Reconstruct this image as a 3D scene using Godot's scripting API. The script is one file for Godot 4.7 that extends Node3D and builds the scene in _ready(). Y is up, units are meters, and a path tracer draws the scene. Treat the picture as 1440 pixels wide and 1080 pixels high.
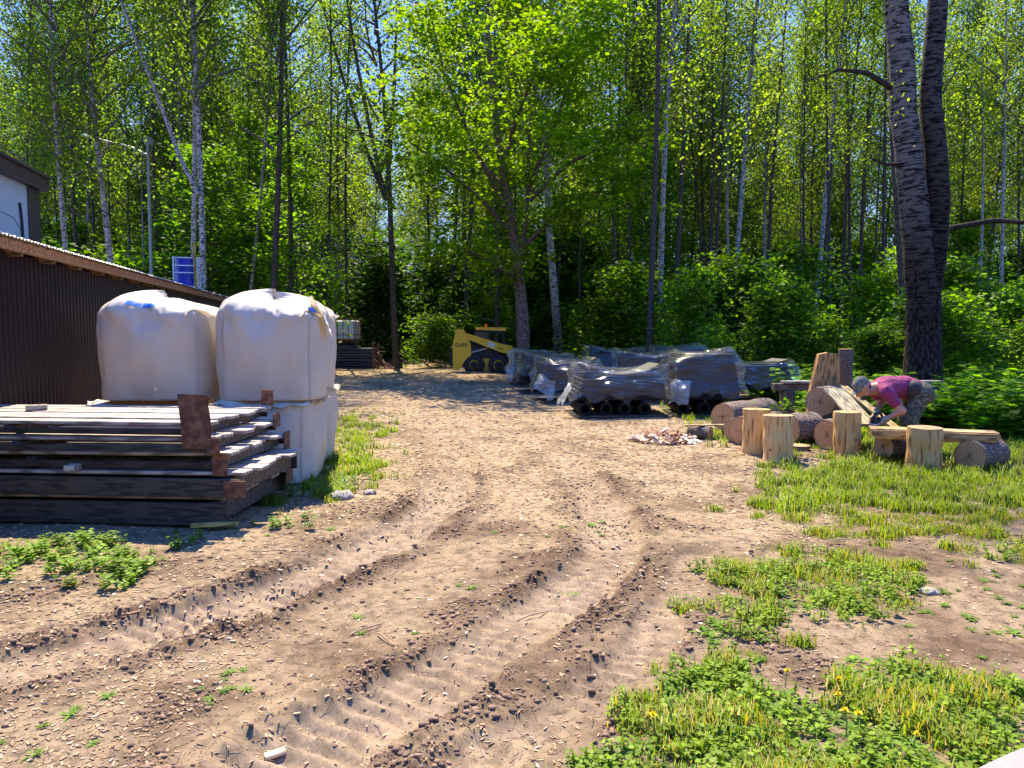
extends Node3D

var rng := RandomNumberGenerator.new()
var used := {}
var M := {}
var noise := FastNoiseLite.new()
var fine := FastNoiseLite.new()
var wob := FastNoiseLite.new()

# ---------------------------------------------------------------- mesh collecting
class Mb:
	var v := PackedVector3Array()
	var n := PackedVector3Array()
	var u := PackedVector2Array()
	var c := PackedColorArray()
	var i := PackedInt32Array()

	func quad(a: Vector3, b: Vector3, d: Vector3, e: Vector3, col := Color.WHITE, uvs := Vector2(1, 1)) -> void:   # counter-clockwise from outside
		var k := v.size()
		var nn := (b - a).cross(d - a).normalized()
		v.append(a); v.append(b); v.append(d); v.append(e)
		for q in 4:
			n.append(nn); c.append(col)
		u.append(Vector2(0, 0)); u.append(Vector2(uvs.x, 0)); u.append(uvs); u.append(Vector2(0, uvs.y))
		i.append(k); i.append(k + 2); i.append(k + 1); i.append(k); i.append(k + 3); i.append(k + 2)

	func tri(a: Vector3, b: Vector3, d: Vector3, col := Color.WHITE) -> void:
		var k := v.size()
		var nn := (b - a).cross(d - a).normalized()
		v.append(a); v.append(b); v.append(d)
		for q in 3:
			n.append(nn); c.append(col); u.append(Vector2.ZERO)
		i.append(k); i.append(k + 2); i.append(k + 1)

	func box(at: Vector3, s: Vector3, bas := Basis(), col := Color.WHITE) -> void:
		var h := s * 0.5
		var p := []
		for q in 8:
			p.append(at + bas * Vector3(h.x if q & 1 else -h.x, h.y if q & 2 else -h.y, h.z if q & 4 else -h.z))
		quad(p[4], p[5], p[7], p[6], col, Vector2(s.x, s.y)); quad(p[1], p[0], p[2], p[3], col, Vector2(s.x, s.y))
		quad(p[5], p[1], p[3], p[7], col, Vector2(s.z, s.y)); quad(p[0], p[4], p[6], p[2], col, Vector2(s.z, s.y))
		quad(p[6], p[7], p[3], p[2], col, Vector2(s.x, s.z)); quad(p[0], p[1], p[5], p[4], col, Vector2(s.x, s.z))

	func rbox(at: Vector3, s: Vector3, r: float, bas := Basis(), col := Color.WHITE) -> void:   # a box with chamfered edges
		var h := s * 0.5
		var faces := [[0, 1, 2], [1, 2, 0], [2, 0, 1]]
		var ax := [Vector3.RIGHT, Vector3.UP, Vector3.BACK]
		for f in faces:
			for sg in [-1.0, 1.0]:
				var cx: Vector3 = ax[f[0]] * h[f[0]] * sg
				var du: Vector3 = ax[f[1]] * (h[f[1]] - r)
				var dw: Vector3 = ax[f[2]] * (h[f[2]] - r) * sg
				quad(at + bas * (cx - du - dw), at + bas * (cx + du - dw), at + bas * (cx + du + dw), at + bas * (cx - du + dw), col)
		for f in faces:   # edges along axis f[0]
			var l: Vector3 = ax[f[0]] * (h[f[0]] - r)
			for s1 in [-1.0, 1.0]:
				for s2 in [-1.0, 1.0]:
					var p1: Vector3 = ax[f[1]] * h[f[1]] * s1 + ax[f[2]] * (h[f[2]] - r) * s2
					var p2: Vector3 = ax[f[1]] * (h[f[1]] - r) * s1 + ax[f[2]] * h[f[2]] * s2
					edge(at, bas, p1, p2, l, col)
		for sx in [-1.0, 1.0]:
			for sy in [-1.0, 1.0]:
				for sz in [-1.0, 1.0]:
					var sv := Vector3(sx, sy, sz)
					var a := at + bas * (Vector3(h.x, h.y - r, h.z - r) * sv)
					var b := at + bas * (Vector3(h.x - r, h.y, h.z - r) * sv)
					var d := at + bas * (Vector3(h.x - r, h.y - r, h.z) * sv)
					if sx * sy * sz > 0: tri(a, b, d, col)
					else: tri(a, d, b, col)

	func edge(at: Vector3, bas: Basis, p1: Vector3, p2: Vector3, l: Vector3, col: Color) -> void:
		var nn := (p2 - p1).cross(l)
		if nn.dot(p1 + p2) > 0: quad(at + bas * (p1 - l), at + bas * (p2 - l), at + bas * (p2 + l), at + bas * (p1 + l), col)
		else: quad(at + bas * (p1 - l), at + bas * (p1 + l), at + bas * (p2 + l), at + bas * (p2 - l), col)

	func prism(poly: PackedVector2Array, z0: float, z1: float, xf := Transform3D(), col := Color.WHITE) -> void:   # an outline in x and y, drawn out along z
		var pts := poly
		if Geometry2D.is_polygon_clockwise(pts):
			pts = poly.duplicate(); pts.reverse()
		var t := Geometry2D.triangulate_polygon(pts)
		for k in range(0, t.size(), 3):
			var a := pts[t[k]]; var b := pts[t[k + 1]]; var d := pts[t[k + 2]]
			if (b - a).cross(d - a) < 0:
				var q := b; b = d; d = q
			tri(xf * Vector3(a.x, a.y, z1), xf * Vector3(b.x, b.y, z1), xf * Vector3(d.x, d.y, z1), col)
			tri(xf * Vector3(a.x, a.y, z0), xf * Vector3(d.x, d.y, z0), xf * Vector3(b.x, b.y, z0), col)
		for k in pts.size():
			var a := pts[k]; var b := pts[(k + 1) % pts.size()]
			quad(xf * Vector3(a.x, a.y, z1), xf * Vector3(a.x, a.y, z0), xf * Vector3(b.x, b.y, z0), xf * Vector3(b.x, b.y, z1), col)

	# a grid of nu x nv cells; at(u, v) with u, v in 0..1; u across, v up when seen from outside
	func grid(nu: int, nv: int, at: Callable, col: Callable, uvs := Vector2(1, 1), wrap := false) -> void:
		var k0 := v.size()
		var w := nu + 1
		for b in nv + 1:
			for a in nu + 1:
				var p: Vector3 = at.call(float(a) / nu, float(b) / nv)
				v.append(p)
				c.append(col.call(float(a) / nu, float(b) / nv, p))
				u.append(Vector2(uvs.x * a / nu, uvs.y * b / nv))
				n.append(Vector3.UP)
		for b in nv + 1:
			for a in nu + 1:
				var al := a - 1 if a > 0 else (nu - 1 if wrap else 0)
				var ar := a + 1 if a < nu else (1 if wrap else nu)
				var du := v[k0 + b * w + ar] - v[k0 + b * w + al]
				var dv := v[k0 + mini(b + 1, nv) * w + a] - v[k0 + maxi(b - 1, 0) * w + a]
				var nn := du.cross(dv)
				n[k0 + b * w + a] = nn.normalized() if nn.length_squared() > 1e-16 else Vector3.UP
		for b in nv:
			for a in nu:
				var k := k0 + b * w + a
				i.append(k); i.append(k + w + 1); i.append(k + 1); i.append(k); i.append(k + w); i.append(k + w + 1)

	# a tube through points, with a radius at each; caps are fans
	func tube(pts: Array, rad: Array, sides: int, col: Callable, caps := true, uvs := Vector2(1, 1), rough = null) -> void:
		var k0 := v.size()
		var m := pts.size()
		var ref := Vector3.RIGHT
		var dirs := []
		var frames := []
		var run := 0.0
		for k in m:
			var d: Vector3 = (pts[mini(k + 1, m - 1)] - pts[maxi(k - 1, 0)]).normalized()
			if absf(d.dot(ref)) > 0.93:
				ref = Vector3.BACK if absf(d.z) < 0.8 else Vector3.UP
			var x := (ref - d * ref.dot(d)).normalized()
			ref = x
			dirs.append(d); frames.append([x, d.cross(x)])
		for k in m:
			if k > 0: run += (pts[k] - pts[k - 1]).length()
			for s in sides + 1:
				var a := TAU * (s % sides) / sides
				var o: Vector3 = frames[k][0] * cos(a) + frames[k][1] * sin(a)
				var r: float = rad[k]
				if rough != null: r *= rough.call(a, run)
				v.append(pts[k] + o * r)
				n.append(o)
				u.append(Vector2(uvs.x * s / sides, uvs.y * run))
				c.append(col.call(a, run, k))
		var w := sides + 1
		for k in m - 1:
			for s in sides:
				var q := k0 + k * w + s
				i.append(q); i.append(q + w + 1); i.append(q + 1); i.append(q); i.append(q + w); i.append(q + w + 1)
		if rough != null:
			for k in m:
				for s in sides + 1:
					var sl := s - 1 if s > 0 else sides - 1
					var sr := s + 1 if s < sides else 1
					var du := v[k0 + k * w + sr] - v[k0 + k * w + sl]
					var dv := v[k0 + mini(k + 1, m - 1) * w + s] - v[k0 + maxi(k - 1, 0) * w + s]
					n[k0 + k * w + s] = du.cross(dv).normalized()
		if caps:
			for e in [0, m - 1]:
				var cc := v.size()
				var nn: Vector3 = dirs[e] * (-1.0 if e == 0 else 1.0)
				v.append(pts[e]); n.append(nn); c.append(col.call(0.0, 0.0 if e == 0 else run, e)); u.append(Vector2(0.5, 0.5))
				for s in sides + 1:
					v.append(v[k0 + e * w + s]); n.append(nn); c.append(c[k0 + e * w + s]); u.append(Vector2(0.5, 0.5))
				for s in sides:
					if e == 0: i.append(cc); i.append(cc + 1 + s); i.append(cc + 2 + s)
					else: i.append(cc); i.append(cc + 2 + s); i.append(cc + 1 + s)

	# a disc with rings of vertices, so that end grain can be coloured
	func disc(at: Vector3, x: Vector3, y: Vector3, rad: Callable, rings: int, sides: int, col: Callable) -> void:
		var k0 := v.size()
		var nn := x.cross(y).normalized()
		for r in rings + 1:
			for s in sides + 1:
				var a := TAU * (s % sides) / sides
				var q: float = float(r) / rings
				v.append(at + (x * cos(a) + y * sin(a)) * q * rad.call(a))
				n.append(nn); u.append(Vector2(0.5 + 0.5 * q * cos(a), 0.5 + 0.5 * q * sin(a))); c.append(col.call(q, a))
		var w := sides + 1
		for r in rings:
			for s in sides:
				var q := k0 + r * w + s
				i.append(q); i.append(q + w + 1); i.append(q + w); i.append(q); i.append(q + 1); i.append(q + w + 1)

	func leaf(p: Vector3, d: Vector3, s: Vector3, l: float, w: float, col: Color) -> void:
		var k := v.size()
		var mid := p + d * (l * 0.45)
		var nn := d.cross(s)
		v.append(p); v.append(mid - s * w); v.append(p + d * l); v.append(mid + s * w)
		n.append(nn); n.append(nn); n.append(nn); n.append(nn)
		c.append(col); c.append(col); c.append(col); c.append(col)
		i.append(k); i.append(k + 2); i.append(k + 1); i.append(k); i.append(k + 3); i.append(k + 2)

	func mesh() -> ArrayMesh:
		var arr := []
		arr.resize(Mesh.ARRAY_MAX)
		arr[Mesh.ARRAY_VERTEX] = v
		arr[Mesh.ARRAY_NORMAL] = n
		if u.size() == v.size(): arr[Mesh.ARRAY_TEX_UV] = u
		if c.size() == v.size(): arr[Mesh.ARRAY_COLOR] = c
		arr[Mesh.ARRAY_INDEX] = i
		var m := ArrayMesh.new()
		m.add_surface_from_arrays(Mesh.PRIMITIVE_TRIANGLES, arr)
		return m

# ---------------------------------------------------------------- scene helpers
func numbered(called: String) -> String:
	var k: int = used.get(called, 0)
	used[called] = k + 1
	return called if k == 0 else "%s_%03d" % [called, k]

func pname(parent: Node, called: String) -> String:
	if not parent.has_node(called): return called
	var key := "_n_" + called
	var k: int = parent.get_meta(key, 0) + 1
	parent.set_meta(key, k)
	return "%s_%03d" % [called, k]

func tag(o: Node, label: String, category: String, group := "") -> void:
	o.set_meta("label", label)
	o.set_meta("category", category)
	if group: o.set_meta("group", group)

func thing(called: String, label: String, category: String, at := Vector3.ZERO, turn := 0.0, group := "") -> Node3D:
	var o := Node3D.new()
	o.name = numbered(called)
	o.position = at
	o.rotation.y = turn
	tag(o, label, category, group)
	add_child(o)
	return o

func part(called: String, mesh: Mesh, mat: Material, parent: Node, xf := Transform3D()) -> MeshInstance3D:
	var o := MeshInstance3D.new()
	o.name = pname(parent, called)
	o.mesh = mesh
	o.material_override = mat
	o.transform = xf
	parent.add_child(o, true)
	return o

func single(called: String, mesh: Mesh, mat: Material, label: String, category: String, at := Vector3.ZERO, group := "") -> MeshInstance3D:
	var o := MeshInstance3D.new()
	o.name = numbered(called)
	o.mesh = mesh
	o.material_override = mat
	o.position = at
	tag(o, label, category, group)
	add_child(o)
	return o

func struct(called: String, mesh: Mesh, mat: Material, kind := "structure", label := "") -> MeshInstance3D:
	var o := MeshInstance3D.new()
	o.name = numbered(called)
	o.mesh = mesh
	o.material_override = mat
	o.set_meta("kind", kind)
	if label: o.set_meta("label", label)
	add_child(o)
	return o

func many(called: String, mesh: Mesh, mat: Material, xs: Array, cols: Array, label: String, category: String) -> void:
	var mm := MultiMesh.new()
	mm.transform_format = MultiMesh.TRANSFORM_3D
	mm.use_colors = cols.size() > 0
	mm.mesh = mesh
	mm.instance_count = xs.size()
	for k in xs.size():
		mm.set_instance_transform(k, xs[k])
		if cols.size(): mm.set_instance_color(k, cols[k])
	var o := MultiMeshInstance3D.new()
	o.name = numbered(called)
	o.multimesh = mm
	o.material_override = mat
	tag(o, label, category)
	o.set_meta("kind", "stuff")
	add_child(o)

func lin(r: float, g: float, b: float) -> Color:
	return Color(r, g, b)

func flat(col: Color) -> Callable:
	return func(_a, _b, _c): return col

func rr(a: float, b: float) -> float:
	return rng.randf_range(a, b)

func rv() -> Vector3:
	return Vector3(rng.randfn(), rng.randfn(), rng.randfn())

func mat(col: Color, rough := 0.8, vc := false) -> StandardMaterial3D:   # col is linear
	var m := StandardMaterial3D.new()
	m.albedo_color = col.linear_to_srgb()
	m.roughness = rough
	m.vertex_color_use_as_albedo = vc
	m.cull_mode = BaseMaterial3D.CULL_DISABLED
	return m

func ntex(freq: float, cols: Array, at: Array, sd: int, kind := FastNoiseLite.TYPE_SIMPLEX_SMOOTH, w := 512, h := 512, oct := 4) -> NoiseTexture2D:   # cols linear
	var t := NoiseTexture2D.new()
	var nz := FastNoiseLite.new()
	nz.noise_type = kind
	nz.frequency = freq
	nz.seed = sd
	nz.fractal_octaves = oct
	t.noise = nz
	t.width = w; t.height = h
	t.seamless = true
	var g := Gradient.new()
	g.offsets = PackedFloat32Array(at)
	var cc := PackedColorArray()
	for q in cols: cc.append(q.linear_to_srgb())
	g.colors = cc
	t.color_ramp = g
	return t

func hmap(freq: float, sd: int, kind := FastNoiseLite.TYPE_SIMPLEX_SMOOTH, w := 512, h := 512, oct := 4) -> NoiseTexture2D:
	var t := NoiseTexture2D.new()
	var nz := FastNoiseLite.new()
	nz.noise_type = kind; nz.frequency = freq; nz.seed = sd; nz.fractal_octaves = oct
	t.noise = nz; t.width = w; t.height = h; t.seamless = true
	return t

func g1(v: float) -> Color:
	return Color(v, v, v)

# ---------------------------------------------------------------- materials
func litter_texture() -> ImageTexture:   # chips, crumbs and twigs, seen from above
	var im := Image.create(1024, 1024, false, Image.FORMAT_RGB8)
	im.fill(Color(0.84, 0.84, 0.84))
	var r := RandomNumberGenerator.new()
	r.seed = 5
	for k in 15000:
		var x := r.randf() * 1024; var y := r.randf() * 1024
		var a := r.randf() * TAU
		var l := r.randi_range(4, 15); var w := r.randi_range(1, 3)
		var b := clampf(r.randfn(0.82, 0.17), 0.25, 1.0)
		var col := Color(b, b * r.randf_range(0.93, 1.0), b * r.randf_range(0.85, 0.98))
		for s in l:
			for q in w:
				im.set_pixel(posmod(int(x + cos(a) * s - sin(a) * q), 1024), posmod(int(y + sin(a) * s + cos(a) * q), 1024), col)
	return ImageTexture.create_from_image(im)

func birch_texture() -> ImageTexture:
	var im := Image.create(256, 1024, false, Image.FORMAT_RGB8)
	var r := RandomNumberGenerator.new()
	r.seed = 8
	var nz := FastNoiseLite.new()
	nz.seed = 3; nz.frequency = 0.02
	for y in 1024:
		for x in 256:
			var a := TAU * x / 256.0
			var q := nz.get_noise_3d(cos(a) * 40, sin(a) * 40, y * 1.6) * 0.5 + 0.5
			var f := nz.get_noise_3d(cos(a) * 160, sin(a) * 160, y * 9.0) * 0.5 + 0.5
			var b := 0.62 + 0.22 * f
			if q < 0.4: b *= 0.35 + 0.5 * q
			var t := nz.get_noise_3d(cos(a) * 14, sin(a) * 14, y * 4.0 + 500)
			if t > 0.34: b *= 0.25
			im.set_pixel(x, y, Color(b, b * 0.97, b * 0.93))
	for k in 420:
		var x := r.randi() % 256; var y := r.randi() % 1024
		var l := r.randi_range(6, 60); var w := r.randi_range(1, 4)
		for s in l:
			for q in w:
				im.set_pixel(posmod(x + s, 256), posmod(y + q, 1024), Color(0.16, 0.14, 0.13))
	return ImageTexture.create_from_image(im)

func leafmat(col: Color, glow := Color(1.1, 1.18, 0.5)) -> StandardMaterial3D:
	var m := mat(col, 0.5, true)
	m.metallic_specular = 0.35
	m.backlight_enabled = true
	m.backlight = glow
	return m

func make_materials() -> void:
	var litter := litter_texture()
	var g := mat(g1(1), 0.92, true)
	g.albedo_texture = litter
	g.uv1_triplanar = true; g.uv1_world_triplanar = true; g.uv1_scale = Vector3(0.55, 0.55, 0.55)
	g.detail_enabled = true
	g.detail_blend_mode = BaseMaterial3D.BLEND_MODE_MUL
	g.detail_uv_layer = BaseMaterial3D.DETAIL_UV_2
	g.detail_albedo = ntex(0.018, [g1(0.6), g1(0.9), g1(1.0)], [0.2, 0.5, 0.8], 11, FastNoiseLite.TYPE_SIMPLEX, 1024, 1024, 6)
	g.uv2_triplanar = true; g.uv2_world_triplanar = true; g.uv2_scale = Vector3(0.37, 0.37, 0.37)
	g.heightmap_enabled = true
	g.heightmap_texture = litter
	g.heightmap_scale = 0.5
	g.metallic_specular = 0.2
	M.ground = g
	var bt := birch_texture()
	var b := mat(g1(1), 0.85, true)
	b.albedo_texture = bt
	b.heightmap_enabled = true; b.heightmap_texture = bt; b.heightmap_scale = 1.0
	b.metallic_specular = 0.25
	M.birch = b
	var d := mat(g1(1), 0.95, true)
	d.albedo_texture = ntex(0.03, [g1(0.25), g1(0.7), g1(1.0)], [0.3, 0.5, 0.75], 21, FastNoiseLite.TYPE_SIMPLEX, 256, 512)
	d.heightmap_enabled = true; d.heightmap_texture = hmap(0.03, 21, FastNoiseLite.TYPE_SIMPLEX, 256, 512); d.heightmap_scale = 2.5
	d.metallic_specular = 0.2
	M.bark = d
	M.chip = mat(g1(1), 0.8, true)
	M.clod = mat(g1(1), 0.95, true)
	M.leaf_birch = leafmat(g1(1))
	M.leaf_birch_b = leafmat(lin(0.8, 0.92, 0.8))
	M.leaf_birch_c = leafmat(lin(1.3, 1.18, 0.95))
	M.leaf_maple = leafmat(lin(1.15, 1.15, 0.8), Color(1.12, 1.18, 0.4))
	M.leaf_shrub = leafmat(lin(1.2, 1.25, 1.0))
	M.leaf_shrub_b = leafmat(lin(0.85, 0.95, 0.95))
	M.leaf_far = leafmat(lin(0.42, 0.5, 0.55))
	M.grass = leafmat(g1(1), Color(1.0, 1.05, 0.4))
	# wood
	var w := mat(g1(1), 0.75, true)
	w.albedo_texture = ntex(0.012, [g1(0.35), g1(0.85), g1(1.0)], [0.28, 0.48, 0.72], 31, FastNoiseLite.TYPE_SIMPLEX, 512, 512, 5)
	w.uv1_triplanar = true; w.uv1_scale = Vector3(0.5, 3.5, 3.5)
	w.heightmap_enabled = true; w.heightmap_texture = hmap(0.02, 32); w.heightmap_scale = 0.4
	M.plank = w   # grain along x
	var lw := w.duplicate()
	lw.uv1_scale = Vector3(3.0, 0.6, 3.0)
	M.upright_wood = lw   # grain along y
	var st := mat(g1(1), 0.7, true)
	st.albedo_texture = ntex(0.012, [lin(0.26, 0.1, 0.035), lin(0.5, 0.27, 0.1), lin(0.62, 0.4, 0.16), lin(0.7, 0.48, 0.22)], [0.2, 0.28, 0.36, 0.8], 37, FastNoiseLite.TYPE_SIMPLEX, 512, 512, 5)
	st.uv1_scale = Vector3(3, 0.3, 1)
	st.heightmap_enabled = true; st.heightmap_texture = hmap(0.03, 38); st.heightmap_scale = 0.5
	M.stump = st
	var eg := mat(g1(1), 0.8, true)
	eg.albedo_texture = ntex(0.04, [g1(0.75), g1(1.0)], [0.3, 0.7], 39)
	M.endgrain = eg
	var lb := mat(g1(1), 0.95, true)
	lb.albedo_texture = ntex(0.035, [lin(0.09, 0.06, 0.045), lin(0.18, 0.13, 0.1), lin(0.3, 0.24, 0.19)], [0.3, 0.5, 0.75], 41, FastNoiseLite.TYPE_SIMPLEX, 512, 512, 5)
	lb.uv1_scale = Vector3(2, 1.5, 1)
	lb.heightmap_enabled = true; lb.heightmap_texture = hmap(0.035, 41, FastNoiseLite.TYPE_SIMPLEX, 512, 512, 5); lb.heightmap_scale = 2.0
	M.log_bark = lb
	var ru := mat(g1(1), 0.9, true)
	ru.albedo_texture = ntex(0.02, [lin(0.09, 0.04, 0.022), lin(0.15, 0.065, 0.032), lin(0.22, 0.1, 0.048)], [0.25, 0.5, 0.75], 43, FastNoiseLite.TYPE_SIMPLEX, 512, 512, 5)
	ru.uv1_triplanar = true; ru.uv1_scale = Vector3(0.8, 0.8, 0.8)
	ru.heightmap_enabled = true; ru.heightmap_texture = hmap(0.03, 44); ru.heightmap_scale = 0.3
	M.rust = ru
	# metal, plastic, cloth
	M.brown_metal = mat(lin(0.018, 0.007, 0.012), 0.32)
	M.brown_metal.metallic_specular = 0.42
	M.brown_trim = mat(lin(0.07, 0.04, 0.028), 0.5)
	M.roof_metal = mat(lin(0.42, 0.43, 0.45), 0.4)
	M.roof_metal.metallic = 0.7
	var wall := mat(g1(1), 0.9)
	wall.albedo_texture = ntex(0.05, [lin(0.5, 0.48, 0.42), lin(0.62, 0.59, 0.52)], [0.3, 0.7], 47)
	wall.uv1_triplanar = true; wall.uv1_scale = Vector3(1.5, 1.5, 1.5)
	wall.heightmap_enabled = true; wall.heightmap_texture = hmap(0.1, 48); wall.heightmap_scale = 0.6
	M.wall = wall
	var bag := mat(g1(1), 0.55, true)
	var weave := Image.create(128, 128, false, Image.FORMAT_RGB8)
	for y in 128:
		for x in 128:
			var q := 0.5 + 0.25 * sin(TAU * x / 8.0) * (1.0 if (y / 4) % 2 == 0 else -1.0) + 0.2 * sin(TAU * y / 4.0)
			weave.set_pixel(x, y, Color(q, q, q))
	bag.heightmap_enabled = true; bag.heightmap_texture = ImageTexture.create_from_image(weave); bag.heightmap_scale = 0.08
	bag.uv1_scale = Vector3(60, 16, 1)
	bag.backlight_enabled = true
	bag.backlight = Color(0.64, 0.6, 0.53)
	M.bag = bag
	M.blue_cloth = mat(lin(0.02, 0.17, 0.5), 0.5)
	M.blue_plastic = mat(lin(0.01, 0.03, 0.32), 0.35)
	M.pale_metal = mat(lin(0.6, 0.62, 0.62), 0.4)
	M.grey_pole = mat(lin(0.25, 0.3, 0.29), 0.5)
	M.yellow_wood = mat(lin(0.5, 0.34, 0.06), 0.7)
	var y := mat(lin(0.85, 0.47, 0.01), 0.38)
	y.clearcoat_enabled = true; y.clearcoat = 0.3
	y.heightmap_enabled = true; y.heightmap_texture = hmap(0.01, 51); y.heightmap_scale = 0.15
	y.uv1_triplanar = true
	M.yellow = y
	M.black = mat(lin(0.012, 0.012, 0.014), 0.5)
	M.tray = mat(lin(0.012, 0.011, 0.011), 0.75)
	M.tray.metallic_specular = 0.25
	var rub := mat(lin(0.022, 0.021, 0.02), 0.85)
	M.rubber = rub
	M.orange = mat(lin(0.6, 0.14, 0.01), 0.3)
	M.sticker = mat(lin(0.6, 0.62, 0.6), 0.5)
	var glass := mat(lin(0.02, 0.03, 0.03), 0.05)
	glass.transparency = BaseMaterial3D.TRANSPARENCY_ALPHA
	glass.albedo_color.a = 0.72
	M.glass = glass
	var film := mat(lin(0.6, 0.62, 0.62), 0.06)
	film.transparency = BaseMaterial3D.TRANSPARENCY_ALPHA
	film.albedo_color.a = 0.035
	film.metallic_specular = 0.75
	film.heightmap_enabled = true
	film.heightmap_texture = hmap(0.008, 55, FastNoiseLite.TYPE_SIMPLEX, 512, 512, 5)
	film.heightmap_scale = 3.0
	film.uv1_scale = Vector3(0.6, 2.2, 1)
	M.film = film
	var cloudy: StandardMaterial3D = film.duplicate()
	cloudy.albedo_color.a = 0.35
	M.film_cloudy = cloudy
	M.tank = mat(lin(0.62, 0.64, 0.62), 0.5)
	var db := mat(g1(1), 0.7, true)
	db.albedo_texture = ntex(0.02, [g1(0.5), g1(1)], [0.3, 0.7], 57)
	db.uv1_triplanar = true; db.uv1_scale = Vector3(1, 5, 5)
	M.dark_board = db
	M.concrete = mat(lin(0.3, 0.28, 0.26), 0.9)
	M.concrete.heightmap_enabled = true
	M.concrete.heightmap_texture = hmap(0.1, 58); M.concrete.heightmap_scale = 0.4
	M.concrete.uv1_triplanar = true; M.concrete.uv1_scale = Vector3(4, 4, 4)
	# person
	M.skin = mat(lin(0.46, 0.23, 0.15), 0.55)
	M.skin.subsurf_scatter_enabled = true; M.skin.subsurf_scatter_strength = 0.1
	var sh := mat(lin(0.23, 0.024, 0.1), 0.85)
	sh.heightmap_enabled = true; sh.heightmap_texture = hmap(0.012, 61); sh.heightmap_scale = 1.5
	sh.uv1_triplanar = true; sh.uv1_scale = Vector3(2, 2, 2)
	M.shirt = sh
	var ca := mat(g1(1), 0.9)
	ca.albedo_texture = ntex(0.03, [lin(0.03, 0.035, 0.02), lin(0.08, 0.085, 0.045), lin(0.17, 0.15, 0.09)], [0.35, 0.5, 0.66], 63, FastNoiseLite.TYPE_SIMPLEX, 256, 256, 3)
	ca.uv1_triplanar = true; ca.uv1_scale = Vector3(2.5, 2.5, 2.5)
	M.camo = ca
	var cp: StandardMaterial3D = ca.duplicate()
	cp.albedo_texture = ntex(0.05, [lin(0.09, 0.085, 0.06), lin(0.24, 0.225, 0.18)], [0.4, 0.6], 64, FastNoiseLite.TYPE_SIMPLEX, 256, 256, 3)
	M.cap = cp
	M.glove = mat(lin(0.3, 0.27, 0.22), 0.9)
	M.boot = mat(lin(0.03, 0.025, 0.02), 0.7)
	M.plain_vc = mat(g1(1), 0.7, true)
	M.flower = mat(lin(0.85, 0.66, 0.01), 0.6)
	M.stone = mat(lin(0.27, 0.24, 0.21), 0.95)

# ---------------------------------------------------------------- ground
var tracks := []
var patches := []
var far_grass := PackedVector2Array([Vector2(2.9, -10.2), Vector2(3.6, -15.5), Vector2(6.3, -15.8), Vector2(8, -16.5), Vector2(14, -17), Vector2(12, -8), Vector2(7, -8.2), Vector2(4.6, -8.4), Vector2(3.8, -9.6)])

func pv(a: Array) -> PackedVector2Array:
	var p := PackedVector2Array()
	for q in a: p.append(Vector2(q[0], q[1]))
	return p

func make_regions() -> void:
	tracks = [
		[pv([[-4.4, -2.2], [-2.38, -3.14], [-2.15, -3.36], [-1.61, -3.97], [-1.23, -4.57], [-0.84, -5.46], [-0.62, -6.5], [-0.66, -8.22], [-1.25, -12.0], [-2.93, -19.38], [-6.5, -34]]), 0.24, 1.0],
		[pv([[-1.5, -1.2], [-0.81, -2.43], [-0.6, -2.79], [-0.2, -3.36], [0.32, -4.19], [0.67, -5.02], [0.8, -6.24], [0.66, -8.67], [-0.25, -12.99], [-1.83, -19.38], [-5.2, -33]]), 0.22, 0.9],
		[pv([[-0.6, -1.7], [-0.19, -2.47], [0.23, -2.9], [0.56, -3.36], [0.9, -4.08], [1.25, -5.02]]), 0.13, 0.55],
	]
	patches = [
		[pv([[2.3, -7.09], [3.22, -8.67], [3.97, -8.9], [6.29, -9.5], [3.6, -4.71], [3.08, -4.86], [2.93, -5.46], [2.21, -5.37], [2.0, -5.99]]), 0.9, 0],
		[pv([[1.31, -4.71], [1.83, -5.02], [2.51, -4.94], [2.55, -4.57], [2.24, -4.08], [1.68, -3.78], [1.27, -3.87], [1.04, -3.97]]), 0.6, 1],
		[pv([[0.82, -3.51], [1.05, -3.87], [1.24, -3.78], [1.24, -3.55], [0.92, -3.39]]), 0.7, 1],
		[pv([[0.0, -2.3], [0.15, -2.51], [0.41, -2.79], [0.73, -3.14], [0.95, -3.39], [1.17, -3.36], [1.13, -2.99], [1.36, -2.9], [1.54, -3.11], [1.8, -3.25], [2.12, -3.21], [2.4, -3.02], [1.95, -2.72], [1.64, -2.54], [1.2, -2.1]]), 0.75, 2],
		[pv([[-2.0, -7.09], [-2.06, -8.22], [-3.5, -14.83], [-2.9, -14.16], [-1.95, -10.41], [-1.6, -8.22], [-1.62, -7.26], [-1.95, -6.24]]), 1.0, 0],
		[pv([[-3.58, -5.3], [-2.89, -4.98], [-2.51, -5.05], [-2.26, -4.74], [-2.4, -4.4], [-2.74, -4.4], [-2.83, -4.2], [-3.5, -4.4]]), 0.35, 3],
	]

func near_line(p: Vector2, pl: PackedVector2Array) -> Vector2:   # distance, and the run along the line
	var best := 1e9
	var run := 0.0
	var at := 0.0
	for k in pl.size() - 1:
		var a := pl[k]; var d := pl[k + 1] - a
		var l := d.length()
		var t := clampf((p - a).dot(d) / (l * l), 0, 1)
		var q := p.distance_squared_to(a + d * t)
		if q < best:
			best = q
			at = run + t * l
		run += l
	return Vector2(sqrt(best), at)

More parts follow.
